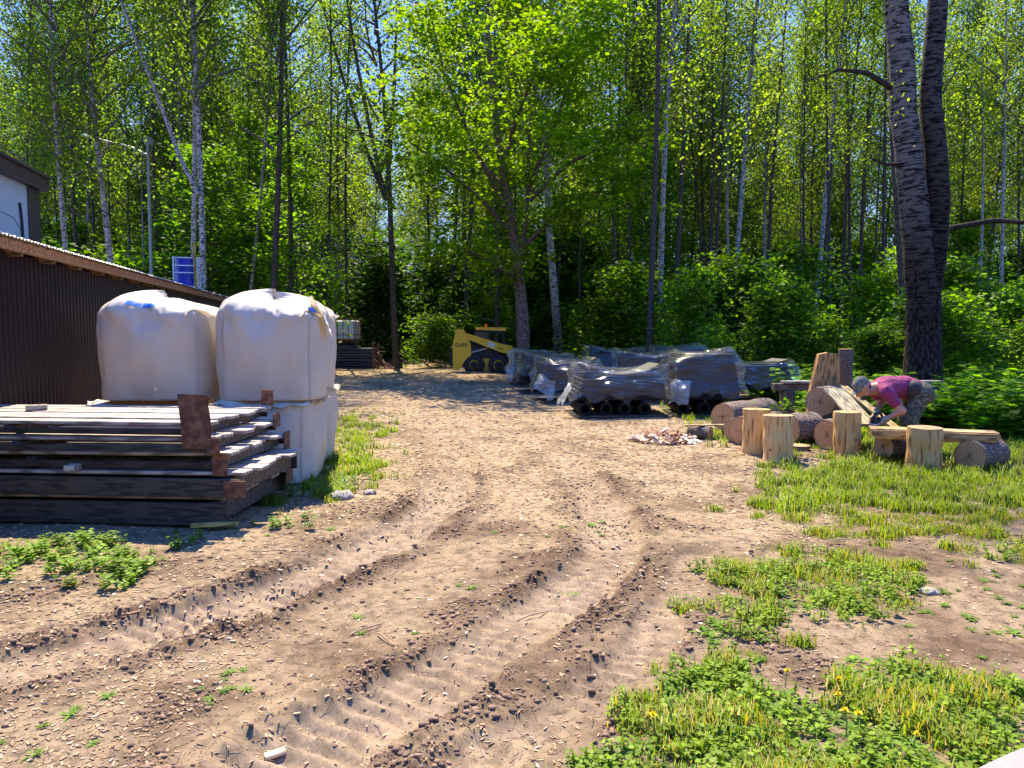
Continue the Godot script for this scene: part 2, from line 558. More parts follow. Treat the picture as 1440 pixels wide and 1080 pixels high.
# height and how churned (x), how packed (y)
func ground_at(x: float, z: float) -> Vector3:
	var h := wob.get_noise_2d(x * 6, z * 6) * 0.035
	var churn := 0.0
	var pack := 0.0
	if z > -24.0 and x > -7.0 and x < 4.0:
		var p := Vector2(x + 0.06 * wob.get_noise_2d(x * 30, z * 30), z + 0.06 * wob.get_noise_2d(x * 30 + 90, z * 30))
		for t in tracks:
			var q := near_line(p, t[0])
			var w: float = t[1]; var s: float = t[2]
			var e: float = q.x / w
			if e < 2.6:
				var fade := 0.12 + 0.88 * smoothstep(-10.5, -5.5, z)
				s *= fade * (0.75 + 0.5 * (wob.get_noise_2d(x * 12 + 300, z * 12) + 0.5))
				var bed := 1.0 - smoothstep(0.55, 1.2, e)
				var ridge := smoothstep(0.8, 1.15, e) * (1.0 - smoothstep(1.25, 2.1, e))
				h -= 0.038 * s * bed
				h += 0.026 * s * ridge * (0.7 + 1.1 * fine.get_noise_2d(x * 90, z * 90))
				var lug := sin(q.y * TAU / 0.1 + e * 2.4 * (1 if int(q.y * 40) % 2 == 0 else 1))
				h += bed * 0.021 * s * lug * clampf(0.75 + 1.3 * fine.get_noise_2d(x * 12, z * 12), 0, 1)
				if ridge > 0.2: h += ridge * 0.012 * s * maxf(0, sin(q.y * TAU / 0.11))
				churn = maxf(churn, ridge * s * clampf(0.55 + 1.6 * wob.get_noise_2d(x * 22 + 150, z * 22), 0.05, 1.0))
				pack = maxf(pack, bed * s)
		var rg := clampf((wob.get_noise_2d(x * 18 + 700, z * 18) - 0.12) * 4, 0, 1) * clampf((z + 9.0) / 3.0, 0, 1)
		churn = maxf(churn, rg * 0.6 * (1.0 - pack))
	if z > -7.0 and absf(x) < 5.0:
		var f := fine.get_noise_2d(x * 110, z * 110)
		h += f * (0.005 + 0.016 * churn) * (1.0 - 0.75 * pack)
		h += absf(fine.get_noise_2d(x * 45 + 50, z * 45)) * 0.028 * churn
	if z < -22.0 or x > 8.0 or x < -12.0:
		h += wob.get_noise_2d(x * 2.5 + 40, z * 2.5) * 0.2
	return Vector3(h, churn, pack)

func grass_at(x: float, z: float) -> float:
	var q := Vector2(x, z)
	var d := clampf(-z / 10.0, 0.3, 1.5)
	q += Vector2(wob.get_noise_2d(x * 40 + 11, z * 40), wob.get_noise_2d(x * 40 - 70, z * 40)) * 1.0 * d
	for p in patches:
		if Geometry2D.is_point_in_polygon(q, p[0]): return p[1]
	if Geometry2D.is_point_in_polygon(q, far_grass): return 0.8
	return 0.0

func forest_at(x: float, z: float) -> float:   # 1 under the trees, 0 on the yard
	var e := wob.get_noise_2d(x * 8 + 5, z * 8) * 2.5
	var right := smoothstep(-1.0, 2.5, (x - (8.2 + maxf(0, (-z - 9) * 0.0))) + e * 0.3) if z > -17 else 1.0
	var back := smoothstep(-17.0, -23.0, z + e) * (1.0 if x > 3.2 else 0.0)
	var road := absf(x - (-0.6 + (z + 12) * 0.24))   # the track bends away to the left
	var side := smoothstep(5.0, 7.5, road + e * 0.6) * smoothstep(-24.0, -30.0, z)
	return clampf(maxf(maxf(back, side), maxf(right if x > 6.0 else 0.0, smoothstep(-44.0, -50.0, z + e))), 0, 1)

func make_ground() -> void:
	var xs := PackedFloat32Array()
	var zs := PackedFloat32Array()
	var x := -4.6
	while x < 3.4:
		xs.append(x); x += 0.024
	while x < 9.0:
		xs.append(x); x += 0.12
	var st := 0.3
	while x < 320.0:
		xs.append(x); x += st; st *= 1.12
	x = -4.65; st = 0.1
	while x > -320.0:
		xs.insert(0, x); x -= st; st *= 1.1
	var z := -2.0
	st = 0.022
	while z > -9.0:
		zs.append(z); z -= st; st *= 1.0035
	while z > -30.0:
		zs.append(z); z -= st; st *= 1.02
	while z > -420.0:
		zs.append(z); z -= st; st *= 1.12
	z = -1.9; st = 0.1
	while z < 120.0:
		zs.insert(0, z); z += st; st *= 1.2
	var nx := xs.size(); var nz := zs.size()
	var m := Mb.new()
	m.v.resize(nx * nz); m.n.resize(nx * nz); m.c.resize(nx * nz)
	var dirt := lin(0.345, 0.255, 0.165)
	var packed := lin(0.42, 0.315, 0.215)
	var clod := lin(0.115, 0.07, 0.043)
	var chips := lin(0.45, 0.335, 0.205)
	var soil := lin(0.07, 0.065, 0.03)
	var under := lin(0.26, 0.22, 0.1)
	for b in nz:
		for a in nx:
			var px := xs[a]; var pz := zs[b]
			var g := ground_at(px, pz)
			var col := dirt.lerp(chips, clampf((-pz - 4.5) / 3.0 + wob.get_noise_2d(px * 10, pz * 10), 0, 1))
			col = col.lerp(packed, clampf(g.z, 0, 1))
			col = col.lerp(clod, clampf(g.y * 0.85, 0, 0.85))
			var damp := clampf((wob.get_noise_2d(px * 16 + 33, pz * 16 + 71) - 0.0) * 3.0, 0, 1)
			col = col.lerp(clod, 0.5 * damp * (1.0 - 0.8 * g.z))
			if absf(px) < 16 and pz > -18:
				var gr := grass_at(px, pz)
				if gr > 0: col = col.lerp(under, 0.7 * gr * smoothstep(0.3, 0.6, 0.5 + 0.5 * wob.get_noise_2d(px * 42, -pz * 42) + 0.1))
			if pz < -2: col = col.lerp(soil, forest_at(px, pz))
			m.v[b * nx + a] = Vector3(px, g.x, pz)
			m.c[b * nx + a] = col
	for b in nz:
		for a in nx:
			var dx := m.v[b * nx + mini(a + 1, nx - 1)] - m.v[b * nx + maxi(a - 1, 0)]
			var dz := m.v[mini(b + 1, nz - 1) * nx + a] - m.v[maxi(b - 1, 0) * nx + a]
			m.n[b * nx + a] = dx.cross(dz).normalized()
	m.i.resize((nx - 1) * (nz - 1) * 6)
	var w := 0
	for b in nz - 1:
		for a in nx - 1:
			var k := b * nx + a
			for q in [k, k + nx, k + 1, k + 1, k + nx, k + nx + 1]:
				m.i[w] = q; w += 1
	# rows run away from the camera: upward faces must be clockwise seen from above
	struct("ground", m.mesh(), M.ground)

func tuft(blades: int, h: float, spread: float, w: float) -> ArrayMesh:
	var m := Mb.new()
	for k in blades:
		var a := rr(0, TAU)
		var p := Vector3(rr(-spread, spread), -0.01, rr(-spread, spread))
		var d := Vector3(cos(a), 0, sin(a))
		var s := Vector3(-sin(a), 0, cos(a))
		var l := h * rr(0.5, 1.15)
		var bend := rr(0.15, 0.8)
		var q := rr(0.8, 1.25)
		var c := lin(0.19 * q, 0.3 * q, 0.035)
		if rng.randf() < 0.2: c = lin(0.36, 0.3, 0.14)
		var e := p + Vector3.UP * l * 0.55 + d * bend * l * 0.2
		var t := p + Vector3.UP * l * (1.0 - 0.35 * bend) + d * bend * l * 0.75
		var k0 := m.v.size()
		m.v.append_array([p - s * w, p + s * w, e - s * w * 0.75, e + s * w * 0.75, t])
		var n1 := (d * 0.35 + Vector3.UP).normalized()
		for q2 in 5:
			m.n.append(n1); m.c.append(c)
		m.i.append_array([k0, k0 + 2, k0 + 1, k0 + 1, k0 + 2, k0 + 3, k0 + 2, k0 + 4, k0 + 3])
	return m.mesh()

func rosette(leaves: int, l: float) -> ArrayMesh:   # dandelion and plantain leaves
	var m := Mb.new()
	for k in leaves:
		var a := TAU * k / leaves + rr(-0.3, 0.3)
		var d := Vector3(cos(a), 0, sin(a)); var s := Vector3(-sin(a), 0, cos(a))
		var ll := l * rr(0.6, 1.15)
		var up := rr(0.25, 0.9)
		var q := rr(0.8, 1.2)
		var c := lin(0.15 * q, 0.26 * q, 0.035)
		var k0 := m.v.size()
		for j in 6:
			var t := j / 5.0
			var p := d * ll * t * (1.0 - 0.15 * up) + Vector3.UP * ll * (up * t - 0.75 * up * t * t * 0.9)
			var w: float = ll * 0.13 * sin(PI * pow(t * 0.94 + 0.04, 0.75)) * (1.0 if j % 2 == 0 else 0.72) + 0.001
			m.v.append(p - s * w + Vector3.UP * w * 0.3); m.v.append(p + s * w + Vector3.UP * w * 0.3)
			var nn := (Vector3.UP - d * (up - 1.4 * up * t)).normalized()
			m.n.append(nn); m.n.append(nn); m.c.append(c); m.c.append(c)
			if j:
				var q2 := k0 + j * 2
				m.i.append_array([q2 - 2, q2, q2 - 1, q2 - 1, q2, q2 + 1])
	return m.mesh()

func herb(h: float, leaves: int, l: float) -> ArrayMesh:   # nettles and young plants: stems with paired leaves
	var m := Mb.new()
	for st in 3:
		var a0 := rr(0, TAU)
		var root := Vector3(rr(-0.06, 0.06), 0, rr(-0.06, 0.06))
		var lean := Vector3(rr(-0.25, 0.25), 1, rr(-0.25, 0.25)) * h * rr(0.6, 1.1)
		m.leaf(root, lean.normalized(), Vector3(1, 0, 0), lean.length(), 0.004, lin(0.1, 0.16, 0.03))
		for k in leaves:
			var t := 0.2 + 0.8 * k / leaves
			for sd in [0, 1]:
				var a: float = a0 + k * 1.57 + sd * PI + rr(-0.3, 0.3)
				var d := Vector3(cos(a), rr(-0.3, 0.35), sin(a)).normalized()
				var s := Vector3(-sin(a), rr(-0.25, 0.25), cos(a)).normalized()
				var q := rr(0.75, 1.25)
				m.leaf(root + lean * t, d, s, l * rr(0.6, 1.1) * (1.15 - 0.5 * t), l * 0.3, lin(0.15 * q, 0.27 * q, 0.03))
	return m.mesh()

func on_ground(x: float, z: float, sc: float, tilt := 0.15) -> Transform3D:
	var b := Basis(Vector3.UP, rr(0, TAU)) * Basis(Vector3(1, 0, 0), rr(-tilt, tilt))
	return Transform3D(b.scaled(Vector3(sc, sc, sc)), Vector3(x, ground_at(x, z).x, z))

func make_ground_cover() -> void:
	# wood chips and crumbs of soil
	var cm := Mb.new()
	cm.box(Vector3.ZERO, Vector3(0.05, 0.006, 0.016))
	var chip := cm.mesh()
	var xs := []; var cs := []
	var tries := 0
	while xs.size() < 42000 and tries < 200000:
		tries += 1
		var d := 2.3 * exp(rr(0, 1) * 2.45)
		var x := rr(-0.75, 0.75) * d
		if x < -7: continue
		var z := -d
		var amt := 0.1 + 0.9 * clampf((d - 5.0) / 3.0 + wob.get_noise_2d(x * 10, z * 10), 0, 1)
		if x < -1.2 and d < 6: amt = 0.45
		if forest_at(x, z) > 0.5: continue
		if rng.randf() > amt: continue
		var q := rr(0.5, 1.25)
		var t := on_ground(x, z, rr(0.3, 1.0) * clampf(0.3 + d * 0.075, 0.45, 1.3), 0.5)
		t.origin.y += 0.003
		xs.append(t)
		var c := lin(0.5, 0.35, 0.2).lerp(lin(0.3, 0.18, 0.1), rng.randf()) * q
		if rng.randf() < 0.06: c = lin(0.62, 0.5, 0.36)
		cs.append(c)
	many("wood_chips", chip, M.chip, xs, cs, "pale wood chips and crumbs scattered over the dirt yard", "wood chips")
	var lm := Mb.new()
	lm.grid(6, 4, func(u, v):
		var a: float = TAU * u; var e: float = PI * (v - 0.5)
		var p := Vector3(cos(e) * cos(a), sin(e), -cos(e) * sin(a))
		return p * (0.5 + 0.3 * fine.get_noise_3dv(p * 60)), flat(Color.WHITE), Vector2(1, 1), true)
	var lump := lm.mesh()
	xs = []; cs = []
	tries = 0
	while xs.size() < 16000 and tries < 150000:
		tries += 1
		var d := 2.3 * exp(rr(0, 1) * 1.9)
		var x := rr(-0.72, 0.45) * d
		var g := ground_at(x, -d)
		if rng.randf() > 0.02 + 1.1 * maxf(0, g.y - 0.1) or g.z > 0.6: continue
		var sc := 0.005 + 0.024 * pow(rng.randf(), 6.0)
		xs.append(Transform3D(Basis(Vector3.UP, rr(0, TAU)).scaled(Vector3(sc * rr(0.8, 1.5), sc * 0.75, sc)), Vector3(x, g.x + sc * 0.18, -d)))
		var q := rr(0.6, 1.3)
		cs.append(lin(0.2, 0.125, 0.08) * q)
	many("soil_clods", lump, M.clod, xs, cs, "dark crumbly soil clods thrown up beside the wheel ruts", "soil")
	# dry straw and twigs
	var sm := Mb.new()
	sm.tube([Vector3(-0.5, 0.0, 0), Vector3(-0.15, 0.03, 0.05), Vector3(0.2, 0.02, -0.02), Vector3(0.5, 0, 0.06)], [0.012, 0.014, 0.012, 0.006], 4, flat(Color.WHITE), false)
	var straw := sm.mesh()
	xs = []; cs = []
	while xs.size() < 9000:
		var d := 2.3 * exp(rr(0, 1) * 1.7)
		var x := rr(-0.72, 0.8) * d
		var g := ground_at(x, -d)
		if g.z > 0.7 and rng.randf() < 0.7: continue
		var l := 0.03 + 0.1 * pow(rng.randf(), 2.5)
		xs.append(Transform3D((Basis(Vector3.UP, rr(0, TAU)) * Basis(Vector3.BACK, rr(-0.2, 0.2))).scaled_local(Vector3(l, l * 0.8, l * rr(0.3, 1.0))), Vector3(x, g.x + 0.003, -d)))
		cs.append(lin(0.42, 0.32, 0.2).lerp(lin(0.1, 0.065, 0.045), pow(rng.randf(), 0.7)))
	many("dry_straw", straw, M.chip, xs, cs, "dry straw and tiny twigs strewn over the dirt", "straw")
	# grass
	var t_short := [tuft(16, 0.085, 0.06, 0.0035), tuft(14, 0.11, 0.06, 0.004), tuft(18, 0.07, 0.07, 0.003)]
	var t_long := [tuft(18, 0.17, 0.1, 0.006), tuft(15, 0.22, 0.11, 0.006)]
	var sx := [[], [], []]; var sc3 := [[], [], []]
	var lx := [[], []]; var lc := [[], []]
	tries = 0
	var got := 0
	while got < 15000 and tries < 260000:
		tries += 1
		var d := 2.2 * exp(rr(0, 1) * 2.1)
		var x := rr(-0.5, 0.85) * d
		var g := grass_at(x, -d)
		if g <= 0 or g < 0.4: continue
		var tone := 0.5 + 0.5 * wob.get_noise_2d(x * 42, d * 42)
		if rng.randf() > g * smoothstep(0.36, 0.72, tone + (0.12 if d > 6 else 0.0)): continue
		got += 1
		var q := rr(0.75, 1.25)
		var col := lin(1.05, 1.0, 0.9).lerp(lin(1.6, 1.25, 0.8), rng.randf() * 0.6) * q
		if d > 6.2 and rng.randf() < 0.7:
			var k := rng.randi() % 2
			lx[k].append(on_ground(x, -d, rr(0.4, 1.0) * 0.85 * smoothstep(0.3, 0.75, tone + 0.16))); lc[k].append(col)
		else:
			var k := rng.randi() % 3
			sx[k].append(on_ground(x, -d, rr(0.4, 1.15) * smoothstep(0.3, 0.72, tone))); sc3[k].append(col)
	for k in 3: many("short_grass", t_short[k], M.grass, sx[k], sc3[k], "short sunlit grass growing in patches on the dirt", "grass")
	for k in 2: many("long_grass", t_long[k], M.grass, lx[k], lc[k], "longer grass around the bags, stumps and forest edge", "grass")
	# broad leaves in the near corner, and single tufts about the yard
	var ros := [rosette(9, 0.085), rosette(7, 0.1), rosette(11, 0.06)]
	var rx := [[], [], []]; var rc := [[], [], []]
	tries = 0; got = 0
	while got < 700 and tries < 90000:
		tries += 1
		var d := rr(2.1, 4.9)
		var x := rr(-0.1, 0.85) * d
		var g := grass_at(x, -d)
		if g < 0.5 or rng.randf() > (1.0 if d < 3.6 else 0.45): continue
		got += 1
		var k := rng.randi() % 3
		rx[k].append(on_ground(x, -d, rr(0.3, 0.95))); rc[k].append(lin(1, 1, 1) * rr(0.75, 1.35))
	for p in [[-1.27, -3.11, 6, 0.1], [-1.2, -3.16, 4, 0.08], [0.34, -4.36, 2, 0.03], [0.77, -5.73, 7, 0.15], [-1.58, -2.69, 4, 0.1], [-0.67, -3.87, 3, 0.1], [2.45, -3.73, 14, 0.25], [2.89, -4.19, 16, 0.3], [2.3, -3.9, 10, 0.3], [-1.9, -5.6, 5, 0.15], [-1.62, -6.0, 6, 0.2], [-1.7, -2.85, 4, 0.1], [0.1, -5.4, 4, 0.2], [1.66, -3.32, 7, 0.12], [-0.3, -4.35, 2, 0.05]]:
		for k in p[2]:
			rx[k % 3].append(on_ground(p[0] + rng.randfn() * p[3], p[1] + rng.randfn() * p[3], rr(0.3, 0.7))); rc[k % 3].append(lin(1, 1, 1) * rr(0.8, 1.3))
	for k in 3: many("broad_leaf_weeds", ros[k], M.grass, rx[k], rc[k], "low dandelion and plantain leaves spread over the dirt", "weeds")
	# small clover-like leaves among the grass
	var cl := [herb(0.07, 3, 0.026), herb(0.05, 3, 0.032)]
	var kx := [[], []]; var kc := [[], []]
	tries = 0; got = 0
	while got < 650 and tries < 90000:
		tries += 1
		var d := rr(2.1, 5.2)
		var x := rr(-0.2, 0.85) * d
		var g := grass_at(x, -d)
		if g < 0.5 or rng.randf() > smoothstep(0.4, 0.65, 0.5 + 0.5 * wob.get_noise_2d(x * 60 + 9, d * 60)): continue
		got += 1
		var k := rng.randi() % 2
		kx[k].append(on_ground(x, -d, rr(0.6, 1.5))); kc[k].append(lin(1.5, 1.25, 1) * rr(0.7, 1.4))
	for k in 2: many("clover_leaves", cl[k], M.grass, kx[k], kc[k], "tiny round-leaved herbs mixed into the near grass", "weeds")
	# nettles by the pallets, herbs under the trees
	var hb := [herb(0.22, 4, 0.12), herb(0.3, 5, 0.13)]
	var hx := [[], []]; var hc := [[], []]
	for k in 140:
		var t := rng.randf()
		var x := -3.6 + 1.35 * t; var z := -4.72 - 0.25 * sin(t * 4) + rng.randfn() * 0.2
		hx[k % 2].append(on_ground(x, z, rr(0.15, 0.5))); hc[k % 2].append(lin(1.35, 1.2, 1) * rr(0.75, 1.35))
	for p in [[-2.03, -5.73, 6], [-1.75, -5.75, 5], [-2.3, -5.3, 7], [-1.55, -6.9, 6], [-1.7, -7.2, 10], [-1.6, -7.6, 10]]:
		for k in p[2]:
			hx[k % 2].append(on_ground(p[0] + rng.randfn() * 0.12, p[1] + rng.randfn() * 0.12, rr(0.15, 0.45))); hc[k % 2].append(lin(1, 1, 1) * rr(0.8, 1.3))
	for k in 2: many("nettles", hb[k], M.grass, hx[k], hc[k], "young nettles and seedlings beside the board stack", "weeds")
	var fh := [herb(0.7, 6, 0.2), herb(0.5, 5, 0.26)]
	var fx := [[], []]; var fc := [[], []]
	tries = 0
	while fx[0].size() + fx[1].size() < 5200 and tries < 60000:
		tries += 1
		var d := 9.0 * exp(rr(0, 1) * 1.75)
		var x := rr(-0.72, 0.8) * d
		var f := forest_at(x, -d)
		if f < 0.35 and not (x > 5.5 and d > 10.5 and d < 18): continue
		var k := rng.randi() % 2
		fx[k].append(on_ground(x, -d, rr(0.5, 1.3))); fc[k].append(lin(1, 1, 0.9) * rr(0.7, 1.3))
	for k in 2: many("forest_herbs", fh[k], M.leaf_shrub, fx[k], fc[k], "knee-high green herbs covering the forest floor", "undergrowth")

# ---------------------------------------------------------------- trees
func cluster(m: Mb, p: Vector3, n: int, sx: float, sy: float, l: float, c0: Color, c1: Color, droop: float) -> void:
	var tone := rr(0.6, 1.3)
	for k in n:
		var q := p + Vector3(rng.randfn() * sx, rng.randfn() * sy, rng.randfn() * sx)
		var a := rr(0, TAU)
		var d := Vector3(cos(a), -droop + rng.randfn() * 0.35, sin(a)).normalized()
		var s := d.cross(Vector3(rng.randfn() * 0.5, 1, rng.randfn() * 0.5)).normalized()
		m.leaf(q, d, s, l * rr(0.65, 1.2), l * 0.36, c0.lerp(c1, rng.randf()) * (tone * rr(0.8, 1.2)))

# kind: height, first branch, spread, branches, clumps on each, leaves in each, leaf length, droop, colours
func crown(sd: int, h: float, y0: float, spread: float, nb: int, nc: int, nl: int, l: float, droop: float, c0: Color, c1: Color, rise: float, top := 0.35) -> Array:
	rng.seed = sd
	var lm := Mb.new()
	var bm := Mb.new()
	for b in nb:
		var t := (b + rng.randf()) / nb
		var y := y0 + (h - y0) * pow(t, 0.9)
		var prof := sin(PI * clampf(0.12 + 0.88 * pow(t, 0.8), 0, 1)) * (1.0 - top) + top * (1.0 - t)
		var ln := spread * (0.35 + 0.65 * prof) * rr(0.55, 1.15)
		var a := b * 2.4 + rr(-0.5, 0.5)
		var d := Vector3(cos(a), rise * rr(0.5, 1.3), sin(a)).normalized()
		var pts := []
		var p := Vector3(0, y, 0)
		for k in 5:
			pts.append(p)
			p += d * ln / 4
			d = (d + Vector3(rng.randfn() * 0.12, -droop * 0.16 + rng.randfn() * 0.06, rng.randfn() * 0.12)).normalized()
		var r := 0.014 * ln + 0.008
		bm.tube(pts, [r, r * 0.8, r * 0.6, r * 0.4, r * 0.15], 4, flat(lin(0.3, 0.26, 0.22)), false)
		for k in nc:
			var f := 0.25 + 0.75 * (k + rng.randf()) / nc
			var q := f * 4.0
			var j := mini(int(q), 3)
			var pp: Vector3 = pts[j].lerp(pts[j + 1], q - j) + rv() * 0.16 * ln * Vector3(0.8, 0.6, 0.8)
			pp.y -= droop * rr(0, 0.5)
			cluster(lm, pp, nl, 0.16 + 0.045 * ln, (0.12 + 0.035 * ln) * (1.0 + droop), l, c0, c1, droop * 0.8)
	return [lm.mesh(), bm.mesh()]

func unit_trunk(sd: int, birch: bool) -> ArrayMesh:   # 20 m tall, radius 0.1 at breast height
	rng.seed = sd
	var m := Mb.new()
	var pts := []; var rad := []
	var ph := rr(0, 6); var am := rr(0.04, 0.12)
	for k in 15:
		var t := k / 14.0
		var y := -0.3 + 20.3 * pow(t, 1.25)
		pts.append(Vector3(sin(y * 0.4 + ph) * am - sin(ph) * am, y, cos(y * 0.33 + ph) * am - cos(ph) * am))
		rad.append(0.1 * (1.0 - 0.86 * pow(t, 1.15)) + 0.05 * exp(-y * 3.2))
	var base := lin(0.16, 0.125, 0.1)
	m.tube(pts, rad, 9, func(_a, run, _k): return (base * 1.2).lerp(lin(0.92, 0.9, 0.86), smoothstep(0.8, 3.5, run)) if birch else base, false, Vector2(1, 0.35) if birch else Vector2(2, 0.5))
	return m.mesh()

var TR := {}

func make_tree_parts() -> void:
	var by := lin(0.12, 0.2, 0.038); var by2 := lin(0.27, 0.34, 0.08)
	TR.birch = []
	for k in 4: TR.birch.append(crown(100 + k, 20, 5.6 + k * 0.6, 3.5, 54, 7, 34, 0.125, 0.75, by, by2, 0.9))
	TR.thin = []
	for k in 3: TR.thin.append(crown(120 + k, 20, 7.5, 2.5, 38, 6, 32, 0.12, 0.6, by, by2, 1.2))
	TR.pole = []
	for k in 3: TR.pole.append(crown(130 + k, 20, 11.0, 1.9, 22, 5, 20, 0.125, 0.6, by, by2, 1.2))
	TR.sapling = []
	for k in 3: TR.sapling.append(crown(140 + k, 8, 0.9, 2.3, 30, 7, 22, 0.17, 0.15, lin(0.12, 0.22, 0.02), lin(0.22, 0.33, 0.035), 0.35, 0.6))
	TR.shrub = []
	for k in 3: TR.shrub.append(crown(160 + k, 2.6, 0.15, 1.5, 22, 6, 22, 0.15, 0.1, lin(0.1, 0.2, 0.025), lin(0.2, 0.31, 0.04), 0.6, 0.5))
	TR.trunk_birch = []; TR.trunk_dark = []
	for k in 3:
		TR.trunk_birch.append(unit_trunk(180 + k, true))
		TR.trunk_dark.append(unit_trunk(190 + k, false))

func tree(called: String, label: String, group: String, x: float, z: float, lean: float, r: float, h: float, birch: bool, kind: String, which: int, leaf: Material, wide := 1.0) -> Node3D:
	var o := thing(called, label, "tree", Vector3(x, ground_at(x, z).x, z), 0, group)
	o.rotation.z = -atan(lean)
	var yaw := rr(0, TAU)
	var tm: ArrayMesh = TR.trunk_birch[which % 3] if birch else TR.trunk_dark[which % 3]
	part("trunk", tm, M.birch if birch else M.bark, o, Transform3D(Basis(Vector3.UP, yaw).scaled_local(Vector3(r / 0.1, h / 20.0, r / 0.1)), Vector3.ZERO))
	var set_: Array = TR[kind]
	var cr: Array = set_[which % set_.size()]
	var base_h := 20.0 if kind != "sapling" else 8.0
	var xf := Transform3D(Basis(Vector3.UP, yaw + 1.0).scaled_local(Vector3(wide, h / base_h, wide)), Vector3.ZERO)
	part("branches", cr[1], M.bark, o, xf)
	part("crown", cr[0], leaf, o, xf)
	return o

func make_forest() -> void:
	make_tree_parts()
	rng.seed = 77
	var leafs := [M.leaf_birch, M.leaf_birch_b, M.leaf_birch_c]
	# trees one can pick out: x, z, lean, width, kind of bark (1 birch), crown, label
	var named := [
		[-14.0, -24.0, -0.006, 0.2, 1, "birch", "tall grey-barked birch just right of the white building"],
		[-12.8, -24.4, -0.033, 0.24, 1, "birch", "leaning birch between the white building and the lamp post"],
		[-13.5, -29.0, 0.014, 0.16, 0, "thin", "thin dark tree close behind the lamp post"],
		[-10.2, -24.0, 0.013, 0.19, 1, "birch", "mottled birch close behind the blue barrel on its left"],
		[-8.3, -26.0, 0.035, 0.25, 0, "birch", "stout dark trunk rising above the right-hand white bags"],
		[-8.1, -27.5, 0.0, 0.2, 0, "thin", "straight dark trunk beside the stout dark one over the bags"],
		[-10.0, -28.0, 0.1, 0.16, 1, "thin", "thin pale birch leaning right above the gap of the bags"],
		[-8.4, -34.0, 0.027, 0.16, 0, "thin", "thin dark trunk above the caged tank, left of a twin"],
		[-7.6, -34.5, 0.03, 0.16, 0, "thin", "thin dark trunk above the caged tank, right of a twin"],
		[1.9, -30.0, -0.022, 0.37, 1, "birch", "thick white birch trunk showing inside the maple's crown"],
		[4.0, -22.0, 0.003, 0.2, 0, "thin", "straight nearly black trunk right behind the wrapped pallets"],
		[5.2, -27.0, 0.043, 0.26, 1, "birch", "white birch with black marks just right of the black trunk"],
		[6.3, -30.0, 0.04, 0.22, 0, "thin", "grey slender trunk leaning right beside the white birch"],
		[8.3, -32.0, -0.007, 0.2, 0, "thin", "dark straight trunk left of the leaning forest birch"],
		[8.5, -30.0, 0.071, 0.25, 1, "birch", "pale birch leaning right above the bright green bushes"],
		[10.6, -36.0, -0.046, 0.2, 1, "birch", "distant birch crossing behind the leaning pale birch"],
		[11.4, -34.0, 0.037, 0.22, 0, "thin", "dark trunk leaning right, midway to the big forked birch"],
		[12.6, -38.0, 0.004, 0.22, 1, "thin", "distant upright birch midway to the big forked birch"],
		[12.6, -32.0, 0.088, 0.25, 1, "birch", "strongly leaning birch above the upright wood slab"],
		[14.7, -36.0, 0.024, 0.2, 0, "thin", "distant dark trunk beside the strongly leaning birch"],
		[14.7, -34.0, 0.042, 0.22, 0, "thin", "dark trunk left of the straight one by the forked birch"],
		[16.5, -36.0, 0.019, 0.24, 0, "birch", "straight dark trunk nearest left of the big forked birch"],
		[18.6, -38.0, -0.019, 0.18, 0, "thin", "faint thin trunk deep in the woods left of the forked birch"],
		[10.5, -20.0, -0.05, 0.26, 0, "thin", "nearly black trunk right behind the big forked birch"],
		[13.7, -24.0, -0.032, 0.29, 0, "birch", "dark trunk showing just right of the forked birch's stems"],
		[21.0, -34.0, -0.032, 0.16, 1, "thin", "thin pale trunk in the gap at the right edge"],
		[19.5, -30.0, -0.035, 0.18, 1, "birch", "slim white birch near the right edge"],
		[-2.3, -36.0, 0.041, 0.27, 0, "birch", "dark trunk rising right behind the yellow loader"],
		[-3.4, -40.0, 0.043, 0.26, 0, "thin", "dark trunk just left of the yellow loader"],
		[5.2, -36.0, -0.009, 0.2, 0, "thin", "distant dark trunk left of the nearly black one"],
		[6.4, -38.5, 0.0, 0.22, 1, "thin", "distant pale trunk between the black trunk and white birch"],
		[-21.8, -34.0, 0.05, 0.19, 0, "birch", "dark trunk above the white building's roof"],
		[-16.1, -28.0, 0.027, 0.18, 0, "thin", "slim dark trunk right of the white building's roof edge"],
	]
	for k in named.size():
		var e: Array = named[k]
		tree("birch_tree" if e[4] else "forest_tree", e[6], "trees at the forest edge", e[0], e[1], e[2], e[3] / 2, rr(20, 25), e[4] == 1, ("pole" if e[5] == "thin" and e[4] == 0 else ("thin" if e[0] > 3 else e[5])), k, leafs[k % 3], rr(0.85, 1.1) if e[0] < 3 else rr(0.8, 1.0))
	# the double birch behind the barrel and the forked one by the track
	var o := tree("birch_tree", "white-barked birch with a forking side stem right behind the barrel", "trees at the forest edge", -9.4, -23.0, -0.005, 0.11, 23, true, "birch", 2, M.leaf_birch)
	var m := Mb.new()
	m.tube([Vector3(0, 5.6, 0), Vector3(-0.45, 6.6, 0.1), Vector3(-1.2, 8.8, 0.1), Vector3(-2.2, 11.5, 0), Vector3(-2.8, 14.5, 0)], [0.075, 0.07, 0.06, 0.045, 0.02], 8, flat(lin(0.9, 0.88, 0.85)), true, Vector2(1, 0.35))
	part("side_stem", m.mesh(), M.birch, o)
	o = tree("forest_tree", "forked dark tree standing by the far end of the track", "trees at the forest edge", -5.2, -34.0, -0.056, 0.16, 24, false, "birch", 1, M.leaf_birch_c, 1.2)
	m = Mb.new()
